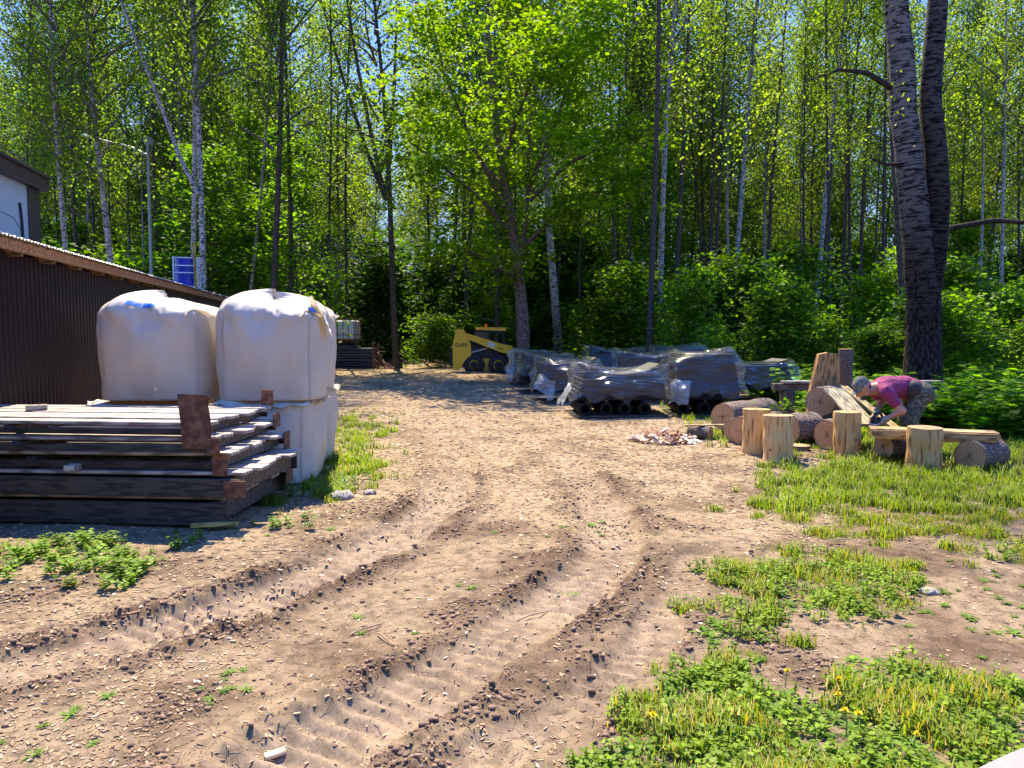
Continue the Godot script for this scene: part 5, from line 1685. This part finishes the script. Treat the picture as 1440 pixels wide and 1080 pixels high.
func make_logs() -> void:
	rng.seed = 440
	stump("tall peeled stump with red bark scraps, left of the pair by the logs", 3.03, -9.3, 0.165, 0.56, 1.0, lin(1.0, 0.92, 0.75))
	stump("peeled stump with red streaks and a green sprig behind, right of the pair", 3.14, -8.82, 0.17, 0.55, 2.3, lin(1.0, 0.95, 0.85))
	stump("plain peeled stump left of the bench, before the barked logs", 4.07, -9.08, 0.155, 0.55, 3.1, lin(0.95, 0.85, 0.65))
	stump("peeled stump standing in front of the plank bench, nearest the camera", 4.52, -8.2, 0.178, 0.5, 4.4, lin(0.8, 0.74, 0.6))
	# barked logs: ends, radius, label
	var list := [
		[Vector3(3.02, 0.3, -10.75), Vector3(3.95, 0.3, -11.55), 0.2, "long barked log lying behind the pair of stumps, farther of two"],
		[Vector3(3.03, 0.17, -10.2), Vector3(3.22, 0.17, -10.4), 0.17, "short barked slice with a split pale face beside the long log"],
		[Vector3(3.06, 0.2, -9.95), Vector3(3.75, 0.2, -10.6), 0.2, "split barked log leaning on the long log, nearer of two"],
		[Vector3(3.68, 0.23, -9.95), Vector3(4.08, 0.23, -10.1), 0.2, "barked log with a pale sawn left end, middle of the row"],
		[Vector3(4.0, 0.2, -9.5), Vector3(4.35, 0.2, -9.7), 0.2, "grey barked log right behind the plain stump"],
		[Vector3(4.25, 0.55, -10.35), Vector3(4.75, 0.55, -11.0), 0.2, "big sawn log end under the leaning board"],
		[Vector3(4.36, 0.17, -8.78), Vector3(4.95, 0.15, -9.0), 0.145, "dark log with a bright round end under the bench's left"],
		[Vector3(5.02, 0.15, -8.2), Vector3(5.45, 0.15, -8.45), 0.17, "dark log in the shade under the bench's right end"],
		[Vector3(2.55, 0.09, -10.75), Vector3(2.8, 0.09, -10.55), 0.09, "small split log piece by the bark heap"],
	]
	for e in list:
		var mid: Vector3 = (e[0] + e[1]) / 2
		mid.y = 0
		var o := thing("log", e[3], "log", mid)
		round_log(o, e[0] - mid, e[1] - mid, e[2], true, e[0].x * 7 + e[0].z, M.log_bark)
	# support under the big log end
	var o := thing("log", "low barked log on the ground carrying the big sawn log end", "log", Vector3(4.5, 0, -10.7))
	round_log(o, Vector3(-0.35, 0.17, 0.1), Vector3(0.45, 0.17, -0.25), 0.185, true, 8.8, M.log_bark)
	o = thing("wood_disc", "thin sawn wood disc lying in the grass between the stumps", "wood disc", Vector3(3.63, 0, -9.45))
	round_log(o, Vector3(0, -0.02, 0), Vector3(0, 0.085, 0), 0.13, true, 9.9, M.log_bark)
	# slab standing upright, with a dark bark piece behind it
	o = thing("upright_slab", "tapered sawn wood slab standing upright behind the logs", "wood slab", Vector3(4.56, 0, -10.98), -0.08)
	var m := Mb.new()
	m.prism(pv([[-0.26, -0.02], [0.22, -0.02], [0.2, 0.75], [0.2, 0.9], [0.18, 1.2], [0.02, 1.215], [-0.1, 1.19], [-0.16, 0.9], [-0.22, 0.6]]), -0.06, 0.06, Transform3D(), lin(0.5, 0.27, 0.09))
	part("slab", m.mesh(), M.upright_wood, o)
	o = thing("bark_post", "dark rough bark post standing right of the upright slab", "post", Vector3(5.0, 0, -11.25))
	round_log(o, Vector3(0, -0.03, 0), Vector3(-0.02, 1.26, 0), 0.1, true, 3.3, M.log_bark)
	# dark beam behind
	o = thing("dark_beam", "long dark weathered beam on blocks behind the upright slab", "beam", Vector3(5.8, 0, -12.6), 0.04)
	part("beam", one_box(Vector3(2.9, 0.12, 0.16), 0.01, lin(0.12, 0.09, 0.07)), M.plank, o, at(0, 0.6, 0))
	part("plank", one_box(Vector3(2.7, 0.04, 0.2), 0.006, lin(0.3, 0.27, 0.22)), M.plank, o, at(0.05, 0.682, 0.02))
	for x in [-1.2, 1.2]: part("block", one_box(Vector3(0.2, 0.56, 0.2), 0.02, lin(0.1, 0.075, 0.06)), M.upright_wood, o, at(x, 0.26, 0))
	# leaning boards
	lean_board("pale_board", "wide greenish sawn board leaning down from the log end", Vector3(4.34, 0.74, -10.15), Vector3(4.38, 0.36, -9.25), 0.27, 0.035, lin(0.36, 0.31, 0.18))
	lean_board("yellow_board", "narrow yellow board slanting down to the man's hands", Vector3(4.52, 0.76, -10.25), Vector3(4.86, 0.2, -9.15), 0.12, 0.04, lin(0.6, 0.42, 0.16))
	# bench
	o = thing("plank_bench", "thick half-log plank laid as a bench on two logs", "bench", Vector3(4.75, 0.335, -8.52), -0.34)
	m = Mb.new()

	var outline := pv([[-0.62, 0.07], [0.66, 0.07], [0.68, 0.0], [0.6, -0.045], [0.1, -0.055], [-0.5, -0.05], [-0.6, -0.02]])
	m.prism(outline, -0.13, 0.13, Transform3D(), lin(0.6, 0.39, 0.16))
	part("plank", m.mesh(), M.plank, o)
	m = Mb.new()
	m.prism(pv([[-0.6, 0.055], [0.64, 0.055], [0.62, -0.02], [-0.58, -0.01]]), 0.131, 0.165, Transform3D(), lin(0.5, 0.3, 0.12))
	part("waney_edge", m.mesh(), M.plank, o)
	# thin batten on the small log
	o = thing("batten", "thin pale batten lying across the small split log", "batten", Vector3(2.75, 0.195, -10.62), 0.06)
	part("strip", one_box(Vector3(0.62, 0.02, 0.05), 0.003, lin(0.66, 0.48, 0.2)), M.plank, o)
	# heap of bark and splinters
	o = thing("bark_heap", "heap of torn bark and pale wood splinters before the wrapped pallets", "bark heap", Vector3(2.1, 0, -10.35))
	for k in 150:
		var r := 0.42 * sqrt(rng.randf()); var a := rr(0, TAU)
		var y := 0.03 + 0.17 * (1.0 - r / 0.42) * rng.randf()
		var col: Color = [lin(0.66, 0.5, 0.34), lin(0.4, 0.2, 0.1), lin(0.22, 0.1, 0.06), lin(0.72, 0.6, 0.45)][rng.randi() % 4]
		part("splinter", one_box(Vector3(rr(0.06, 0.2), rr(0.006, 0.015), rr(0.015, 0.05)), 0, col), M.chip, o, at(cos(a) * r * 1.1, y, sin(a) * r * 0.8, Basis.from_euler(Vector3(rr(-0.6, 0.6), rr(0, TAU), rr(-0.7, 0.7)))))
	# green sprig between the stumps
	o = thing("leafy_sprig", "green leafy sprig sprouting behind the streaked stump", "sprig", Vector3(3.3, 0.0, -9.12))
	part("stem", pipe([Vector3(0, 0, 0), Vector3(0.02, 0.3, 0), Vector3(0.0, 0.56, 0)], 0.006, 5, lin(0.1, 0.12, 0.03)), M.plain_vc, o)
	m = Mb.new()
	for k in 70:
		var p := Vector3(rng.randfn() * 0.13, 0.6 + rng.randfn() * 0.04, rng.randfn() * 0.08)
		var d := Vector3(rng.randfn(), 0.2 + 0.4 * rng.randfn(), rng.randfn()).normalized()
		m.leaf(p, d, d.cross(Vector3(0.2, 1, 0.1)).normalized(), rr(0.05, 0.09), 0.026, lin(0.1, 0.19, 0.025) * rr(0.8, 1.3))
	part("leaves", m.mesh(), M.leaf_maple, o)

func lean_board(called: String, label: String, a: Vector3, b: Vector3, w: float, t: float, col: Color) -> void:
	var mid := (a + b) / 2
	var o := thing(called, label, "board", mid)
	var x := (b - a).normalized()
	var z := x.cross(Vector3.UP).normalized()
	part("board", one_box(Vector3(a.distance_to(b), t, w), 0.004, col), M.plank, o, Transform3D(Basis(x, z.cross(x), z), Vector3.ZERO))

# ---------------------------------------------------------------- the man
# distance field of tapered capsules, joined smoothly and meshed as surface nets
func field_mesh(bones: Array, cell: float, k: float, m: Mb, wrinkle := 0.0) -> void:   # bone: a, b, ra, rb, squash of z (optional)
	var lo := Vector3(1e9, 1e9, 1e9); var hi := -lo
	for b in bones:
		var r: float = maxf(b[2], b[3]) + cell * 3
		for p in [b[0], b[1]]:
			lo = lo.min(p - Vector3(r, r, r)); hi = hi.max(p + Vector3(r, r, r))
	var n := Vector3i(((hi - lo) / cell).ceil()) + Vector3i(2, 2, 2)
	var f := PackedFloat32Array()
	f.resize(n.x * n.y * n.z)
	f.fill(1.0)
	for b in bones:
		var r: float = maxf(b[2], b[3]) + k + cell * 2
		var a: Vector3 = b[0]; var ab: Vector3 = b[1] - b[0]
		var l2 := maxf(ab.length_squared(), 1e-9)
		var b0 := Vector3i(((a.min(b[1]) - Vector3(r, r, r) - lo) / cell).floor()).max(Vector3i.ZERO)
		var b1 := Vector3i(((a.max(b[1]) + Vector3(r, r, r) - lo) / cell).ceil()).min(n - Vector3i.ONE)
		var ra: float = b[2]; var rb: float = b[3]
		for z in range(b0.z, b1.z + 1):
			for y in range(b0.y, b1.y + 1):
				for x in range(b0.x, b1.x + 1):
					var p := lo + Vector3(x, y, z) * cell
					var t := clampf((p - a).dot(ab) / l2, 0, 1)
					var d := p.distance_to(a + ab * t) - lerpf(ra, rb, t)
					var q := (z * n.y + y) * n.x + x
					var o := f[q]
					var h := maxf(k - absf(o - d), 0.0) / k
					f[q] = minf(o, d) - h * h * k * 0.25
	if wrinkle > 0:
		for z in n.z:
			for y in n.y:
				for x in n.x:
					var q := (z * n.y + y) * n.x + x
					if absf(f[q]) < 0.05:
						var p := lo + Vector3(x, y, z) * cell
						f[q] += wrinkle * fine.get_noise_3d(p.x * 80, p.y * 110, p.z * 80)
	var idx := PackedInt32Array()
	idx.resize(f.size())
	idx.fill(-1)
	var k0 := m.v.size()
	var st := [1, n.x, n.x * n.y]
	for z in n.z - 1:
		for y in n.y - 1:
			for x in n.x - 1:
				var q := (z * n.y + y) * n.x + x
				var inside := 0
				for c in 8:
					if f[q + (c & 1) + ((c >> 1) & 1) * n.x + ((c >> 2) & 1) * n.x * n.y] < 0: inside += 1
				if inside == 0 or inside == 8: continue
				var sum := Vector3.ZERO; var cnt := 0
				for c in 8:
					for ax in 3:
						if (c >> ax) & 1: continue
						var c2 := c | (1 << ax)
						var fa := f[q + (c & 1) + ((c >> 1) & 1) * n.x + ((c >> 2) & 1) * n.x * n.y]
						var fb := f[q + (c2 & 1) + ((c2 >> 1) & 1) * n.x + ((c2 >> 2) & 1) * n.x * n.y]
						if (fa < 0) == (fb < 0): continue
						var t := fa / (fa - fb)
						var pa := Vector3(c & 1, (c >> 1) & 1, (c >> 2) & 1)
						var pb := Vector3(c2 & 1, (c2 >> 1) & 1, (c2 >> 2) & 1)
						sum += pa.lerp(pb, t); cnt += 1
				idx[q] = m.v.size()
				var g := Vector3(f[q + 1] - f[q], f[q + n.x] - f[q], f[q + n.x * n.y] - f[q])
				m.v.append(lo + (Vector3(x, y, z) + sum / cnt) * cell)
				m.n.append(g.normalized()); m.c.append(Color.WHITE); m.u.append(Vector2.ZERO)
	var acc := PackedVector3Array()
	acc.resize(m.v.size() - k0)
	for z in range(1, n.z - 1):
		for y in range(1, n.y - 1):
			for x in range(1, n.x - 1):
				var q := (z * n.y + y) * n.x + x
				for ax in 3:
					var s: int = st[ax]
					if (f[q] < 0) == (f[q + s] < 0): continue
					var s1: int = st[(ax + 1) % 3]; var s2: int = st[(ax + 2) % 3]
					var a := idx[q]; var b := idx[q - s1]; var c := idx[q - s1 - s2]; var d := idx[q - s2]
					if a < 0 or b < 0 or c < 0 or d < 0: continue
					if f[q] < 0: m.i.append_array([a, c, b, a, d, c])
					else: m.i.append_array([a, b, c, a, c, d])
					var nn := (m.v[b] - m.v[a]).cross(m.v[c] - m.v[a]) * (1.0 if f[q] < 0 else -1.0)
					for e in [a, b, c, d]: acc[e - k0] += nn
	for e in acc.size():
		m.n[k0 + e] = acc[e].normalized()

func make_person() -> void:
	rng.seed = 450
	var o := thing("person", "person in a magenta T-shirt, camouflage trousers and cap bending over the bench", "person", Vector3(4.95, 0, -9.25))
	# joints, in the person's own space: facing -x, near side +z
	var hip := Vector3(0.06, 0.76, 0); var waist := Vector3(-0.12, 0.83, 0); var chest := Vector3(-0.33, 0.83, 0)
	var neck := Vector3(-0.5, 0.815, 0.0); var head := Vector3(-0.62, 0.795, 0.02)
	var sn := Vector3(-0.43, 0.79, 0.19); var sf := Vector3(-0.43, 0.81, -0.18)
	var en := Vector3(-0.28, 0.565, 0.26); var wn := Vector3(-0.45, 0.44, 0.17)
	var ef := Vector3(-0.3, 0.63, -0.2); var wf := Vector3(-0.45, 0.51, -0.02)
	var kn := Vector3(-0.13, 0.42, 0.15); var kf := Vector3(-0.02, 0.42, -0.14)
	var an := Vector3(0.05, 0.09, 0.16); var af := Vector3(0.14, 0.09, -0.15)
	var hn := Vector3(0.03, 0.74, 0.095); var hf := Vector3(0.05, 0.74, -0.095)
	var body := Mb.new()
	field_mesh([
		[hip + Vector3(0, 0, 0.07), hip - Vector3(0, 0, 0.07), 0.12, 0.12], [hip, waist, 0.12, 0.12], [waist, chest, 0.115, 0.13],
		[chest + Vector3(0, 0, 0.07), chest - Vector3(0, 0, 0.07), 0.11, 0.11], [chest, neck, 0.1, 0.062], [neck, head, 0.058, 0.055],
		[sn, en, 0.055, 0.042], [en, wn, 0.043, 0.029], [sf, ef, 0.055, 0.042], [ef, wf, 0.043, 0.029],
		[hn, kn, 0.088, 0.06], [kn, an, 0.058, 0.04], [hf, kf, 0.088, 0.06], [kf, af, 0.058, 0.04],
	], 0.014, 0.05, body)
	# head on a grid of its own: cranium, jaw, nose, ear; it looks down and to the left
	var look := Vector3(-0.78, -0.62, 0.06).normalized()   # where the face points
	var up := Vector3(-0.62, 0.78, 0.0).normalized()        # crown of the head
	var side := Vector3.BACK
	var hc := head + up * 0.03
	field_mesh([
		[hc + up * 0.045 - look * 0.02, hc + up * 0.03 + look * 0.015, 0.088, 0.085],
		[hc - up * 0.04 + look * 0.035, hc - up * 0.075 + look * 0.055, 0.06, 0.04],
		[hc - up * 0.05 + side * 0.025, hc - up * 0.06 - side * 0.025, 0.05, 0.05],
		[hc + look * 0.095 + up * 0.005, hc + look * 0.115 - up * 0.028, 0.011, 0.016],
		[hc + look * 0.09 - up * 0.058, hc + look * 0.092 - up * 0.066, 0.016, 0.016],
		[hc + side * 0.083 - up * 0.012 + look * 0.0, hc + side * 0.088 + up * 0.018 - look * 0.008, 0.014, 0.018],
		[hc - side * 0.083 - up * 0.012, hc - side * 0.088 + up * 0.018 - look * 0.008, 0.014, 0.018],
		[hc + look * 0.078 + up * 0.028 + side * 0.03, hc + look * 0.078 + up * 0.028 - side * 0.03, 0.018, 0.018],
	], 0.0055, 0.016, body)
	# hands: palm and five fingers each, curled over the tool
	for h in [[wn, Vector3(-0.62, -0.5, -0.12), 1.0], [wf, Vector3(-0.55, -0.62, 0.15), -1.0]]:
		var w: Vector3 = h[0]; var d: Vector3 = h[1].normalized()
		var acr: Vector3 = d.cross(Vector3.UP).normalized(); var dn: Vector3 = -acr.cross(d).normalized()
		if dn.y > 0: dn = -dn
		var bones := [[w, w + d * 0.075, 0.027, 0.026]]
		for k in 4:
			var off: Vector3 = acr * (0.03 - 0.02 * k)
			bones.append([w + d * 0.03 + off * 0.7, w + d * 0.088 + off, 0.014, 0.011])
			var l: float = [0.032, 0.038, 0.036, 0.028][k]
			var p1: Vector3 = w + d * 0.088 + off
			var p2: Vector3 = p1 + (d * 0.8 + dn * 0.5).normalized() * l
			var p3: Vector3 = p2 + (d * 0.2 + dn).normalized() * l * 0.8
			bones.append([p1, p2, 0.0105, 0.0095]); bones.append([p2, p3, 0.0095, 0.008])
		var t0: Vector3 = w + d * 0.025 + acr * 0.028 * h[2]
		bones.append([t0, t0 + (d * 0.6 + acr * h[2] * 0.6 + dn * 0.3) * 0.045, 0.014, 0.011])
		bones.append([t0 + (d * 0.6 + acr * h[2] * 0.6 + dn * 0.3) * 0.045, t0 + (d * 1.2 + acr * h[2] * 0.6 + dn * 0.8) * 0.06, 0.011, 0.009])
		field_mesh(bones, 0.0045, 0.006, body)
	part("body", body.mesh(), M.skin, o)
	var m := Mb.new()   # T-shirt
	field_mesh([
		[waist + Vector3(0.1, -0.035, 0.06), waist + Vector3(0.1, -0.035, -0.06), 0.125, 0.125], [waist + Vector3(0.1, -0.03, 0), waist, 0.135, 0.135], [waist, chest, 0.132, 0.145],
		[chest + Vector3(0, 0, 0.08), chest - Vector3(0, 0, 0.08), 0.12, 0.12], [chest, neck + Vector3(0.05, 0, 0), 0.115, 0.075],
		[chest + Vector3(-0.06, 0, 0.1), sn, 0.09, 0.075], [chest + Vector3(-0.06, 0, -0.1), sf, 0.09, 0.075],
		[sn, sn.lerp(en, 0.55), 0.074, 0.068], [sf, sf.lerp(ef, 0.55), 0.074, 0.068],
	], 0.011, 0.04, m, 0.009)
	part("t_shirt", m.mesh(), M.shirt, o)
	m = Mb.new()   # trousers
	field_mesh([
		[hip + Vector3(0.0, 0.0, 0.08), hip + Vector3(0.0, 0.0, -0.08), 0.14, 0.14], [hip, waist + Vector3(0.09, -0.045, 0), 0.14, 0.125],
		[hn, kn, 0.115, 0.085], [kn, an + Vector3(0, 0.02, 0), 0.084, 0.07], [hf, kf, 0.115, 0.085], [kf, af + Vector3(0, 0.02, 0), 0.084, 0.07],
	], 0.013, 0.045, m, 0.014)
	part("trousers", m.mesh(), M.camo, o)
	m = Mb.new()
	field_mesh([[hip.lerp(waist, 0.75) + Vector3(0.02, -0.01, 0.07), hip.lerp(waist, 0.75) + Vector3(0.02, -0.01, -0.07), 0.129, 0.129]], 0.013, 0.02, m, 0.006)
	part("waistband", m.mesh(), M.boot, o)
	m = Mb.new()   # cap with a peak
	field_mesh([[hc + up * 0.062 - look * 0.022, hc + up * 0.052 + look * 0.012, 0.09, 0.089]], 0.006, 0.01, m)
	for s in 2:
		m.grid(12, 4, func(u, v):
			var a: float = ((u if s == 0 else 1.0 - u) - 0.5) * 2.3
			return hc + up * (0.052 - 0.025 * v - 0.006 * s - 0.02 * a * a * 0.4) + look * cos(a) * (0.09 + 0.075 * v) + side * sin(a) * (0.085 + 0.012 * v), flat(Color.WHITE))
	part("cap", m.mesh(), M.cap, o)
	m = Mb.new()   # dark hair and beard under the cap
	field_mesh([[hc - look * 0.05 + up * 0.005, hc - look * 0.045 - up * 0.025, 0.062, 0.05], [hc - up * 0.09 + look * 0.06 + side * 0.015, hc - up * 0.09 + look * 0.06 - side * 0.015, 0.04, 0.04]], 0.007, 0.01, m, 0.008)
	part("hair", m.mesh(), M.boot, o)
	for q in 2:
		var e: Vector3 = hc + look * 0.086 + up * 0.008 + side * (0.032 if q == 0 else -0.032)
		m = Mb.new()
		field_mesh([[e, e + look * 0.001, 0.012, 0.012]], 0.004, 0.004, m)
		part("eye", m.mesh(), M.sticker, o)
	m = Mb.new()   # work gloves over both hands and wrists
	for h in [[wn, en], [wf, ef]]:
		field_mesh([[h[0].lerp(h[1], 0.16), h[0].lerp(h[1], -0.02), 0.042, 0.038]], 0.007, 0.01, m, 0.004)
	part("cuff", m.mesh(), M.glove, o)
	for e in [an, af]:
		m = Mb.new()
		field_mesh([[e + Vector3(0.03, 0.05, 0), e + Vector3(0.02, -0.02, 0), 0.065, 0.06], [e + Vector3(0.03, -0.04, 0), e + Vector3(-0.15, -0.05, 0), 0.05, 0.042]], 0.012, 0.03, m)
		part("boot", m.mesh(), M.boot, o)
	# tool on the bench
	o = thing("hand_tool", "small dark power tool held on the bench under the hands", "tool", Vector3(4.44, 0.44, -9.1), 0.5)
	m = Mb.new(); m.rbox(Vector3(0, 0, 0), Vector3(0.2, 0.07, 0.08), 0.02)
	part("body", m.mesh(), M.black, o)
	part("handle", pipe([Vector3(-0.09, 0.03, 0), Vector3(-0.05, 0.08, 0), Vector3(0.05, 0.085, 0), Vector3(0.09, 0.03, 0)], 0.015, 8), M.black, o)
	part("sole", one_box(Vector3(0.24, 0.012, 0.085), 0.003), M.pale_metal, o, at(0, -0.042, 0))

# ---------------------------------------------------------------- small things
func make_small_things() -> void:
	rng.seed = 460
	# striped barrier tape, twisted
	var m := Mb.new()
	var a := Vector3(5.1, 0.77, -9.75); var b := Vector3(7.55, 0.62, -13.6)
	var n := 120
	for k in n:
		var p := []
		for e in 2:
			var t := float(k + e) / n
			var c := a.lerp(b, t) - Vector3.UP * 0.1 * sin(PI * t)
			var an := t * 42.0
			var d := Vector3(0.5 * cos(an), sin(an), 0.3 * cos(an)) * 0.028
			p.append(c - d); p.append(c + d)
		var col := lin(0.72, 0.68, 0.66) if int(k / 4.0) % 2 == 0 else lin(0.3, 0.05, 0.04)
		m.quad(p[0], p[2], p[3], p[1], col)
	single("barrier_tape", m.mesh(), M.plain_vc, "twisted striped barrier tape stretched from behind the man to the birch", "tape")
	# concrete slab corner
	m = Mb.new()
	m.prism(pv([[1.66, 2.46], [1.92, 2.59], [2.64, 2.97], [3.6, 1.4], [2.4, 0.2], [0.94, 2.06]]), 0.0, 0.09, Transform3D(Basis(Vector3.RIGHT, Vector3.FORWARD, Vector3.UP), Vector3(0, -0.02, 0)))
	struct("pavement", m.mesh(), M.concrete)
	# dandelions one can count
	var dl := ["dandelion in bloom at the top of the leafy corner, standing alone", "dandelion flower just above the close pair in the corner", "left flower of the close dandelion pair", "right flower of the close dandelion pair", "dandelion flower low down near the concrete corner", "yellow flower at the far left of the leafy corner", "yellow dandelion between the lone flower and the pair"]
	var ds := [[1.15, -3.08], [1.27, -2.85], [1.235, -2.69], [1.29, -2.7], [1.43, -2.58], [0.52, -2.69], [1.33, -3.0]]
	for k in ds.size():
		var x: float = ds[k][0]; var z: float = ds[k][1]
		var o := thing("dandelion", dl[k], "flower", Vector3(x, ground_at(x, z).x, z), rr(0, TAU), "dandelions in the near corner")
		var hgt := rr(0.06, 0.1)
		part("stem", pipe([Vector3.ZERO, Vector3(0.005, hgt * 0.6, 0), Vector3(0, hgt, 0.008)], 0.0025, 5, lin(0.2, 0.25, 0.06)), M.plain_vc, o)
		m = Mb.new()
		for q in 46:
			var an := rr(0, TAU); var el := rr(0.05, 1.4)
			var d := Vector3(cos(an) * cos(el), sin(el), sin(an) * cos(el))
			m.leaf(Vector3(0, hgt, 0.008), d, d.cross(Vector3(0.3, 1, 0.2)).normalized(), rr(0.014, 0.019), 0.0035, Color.WHITE)
		part("flower_head", m.mesh(), M.flower, o)
	# stones, a chip, sticks
	var st := [["stone", "pale flat stone at the edge of the grass strip", -1.56, -6.8, 0.11], ["stone", "small grey stone just right of the flat pale one", -1.33, -6.95, 0.06], ["stone", "small stone in the grass at the pavement side", 2.4, -4.25, 0.05]]
	for e in st:
		m = Mb.new()
		var s: float = e[4]
		var sx: float = e[2]
		m.grid(14, 9, func(u, v):
			var an: float = TAU * u; var el: float = PI * (v - 0.5)
			var p := Vector3(cos(el) * cos(an), sin(el) * 0.45, -cos(el) * sin(an))
			return p * s * (1.0 + 0.5 * fine.get_noise_3d(p.x * 18 + sx * 9, p.y * 18, p.z * 18)), flat(Color.WHITE), Vector2(1, 1), true)
		single(e[0], m.mesh(), M.stone, e[1], "stone", Vector3(e[2], ground_at(e[2], e[3]).x + s * 0.15, e[3]))
	var cw := single("wood_piece", one_box(Vector3(0.075, 0.014, 0.035), 0.003, lin(0.62, 0.47, 0.28)), M.plank, "flat pale wood piece lying on the dirt at the bottom edge", "wood piece", Vector3(-0.86, ground_at(-0.86, -2.64).x + 0.012, -2.64))
	cw.rotation = Vector3(0.1, 0.5, 0.08)
	var sk := [["thin curved dry stick lying by the shadow of the boards", -1.55, -5.0, 0.3, 0.1], ["short dry twig in the dirt near the weed tuft", -0.75, -3.75, 0.2, 0.9], ["dry twig lying across the middle ruts", 0.12, -4.0, 0.24, 0.7], ["forked dry twig on the left of the middle rut", -0.62, -3.62, 0.18, -0.9]]
	for e in sk:
		var l: float = e[3]
		var y := 0.012
		var sn := single("stick", pipe([Vector3(-l / 2, y, 0), Vector3(-l / 6, y + 0.01, 0.03 * l), Vector3(l / 5, y + 0.006, 0.01), Vector3(l / 2, y, 0.06 * l)], 0.004, 6, lin(0.3, 0.2, 0.13)), M.plain_vc, e[0], "stick", Vector3(e[1], ground_at(e[1], e[2]).x, e[2]))
		sn.rotation.y = e[4]

# ---------------------------------------------------------------- the scene
func _ready() -> void:
	var cam := Camera3D.new()
	cam.name = "camera"
	cam.position = Vector3(0, 1.5, 0)
	cam.rotation_degrees.x = -3.886
	cam.fov = 54.0
	cam.near = 0.05
	cam.far = 1200.0
	add_child(cam)
	var sky_mat := ProceduralSkyMaterial.new()
	sky_mat.sky_top_color = Color(0.27, 0.47, 0.85)
	sky_mat.sky_horizon_color = Color(0.68, 0.78, 0.91)
	sky_mat.sky_curve = 0.16
	sky_mat.ground_bottom_color = Color(0.2, 0.2, 0.15)
	sky_mat.ground_horizon_color = Color(0.5, 0.48, 0.42)
	sky_mat.sky_energy_multiplier = 1.0
	var sky := Sky.new()
	sky.sky_material = sky_mat
	var env := Environment.new()
	env.background_mode = Environment.BG_SKY
	env.sky = sky
	env.tonemap_mode = Environment.TONE_MAPPER_LINEAR
	env.tonemap_exposure = 2.75
	env.sdfgi_enabled = true
	env.ssao_enabled = true
	env.ssil_enabled = true
	var we := WorldEnvironment.new()
	we.name = "world_environment"
	we.environment = env
	add_child(we)
	var sun := DirectionalLight3D.new()
	sun.name = "sun"
	sun.light_color = Color(1.0, 0.94, 0.83)
	sun.light_energy = 1.6
	sun.light_angular_distance = 0.5
	sun.shadow_enabled = true
	sun.basis = Basis.looking_at(-Vector3(-0.12, 0.857, -0.5))
	add_child(sun)

	rng.seed = 1
	noise.seed = 1; noise.frequency = 1.0
	fine.seed = 2; fine.frequency = 0.1; fine.fractal_octaves = 3
	wob.seed = 3; wob.frequency = 0.05; wob.fractal_octaves = 3
	make_materials()
	make_regions()
	make_ground()
	make_ground_cover()
	make_forest()
	make_left_side()
	make_wraps()
	make_loader()
	make_logs()
	make_person()
	make_small_things()
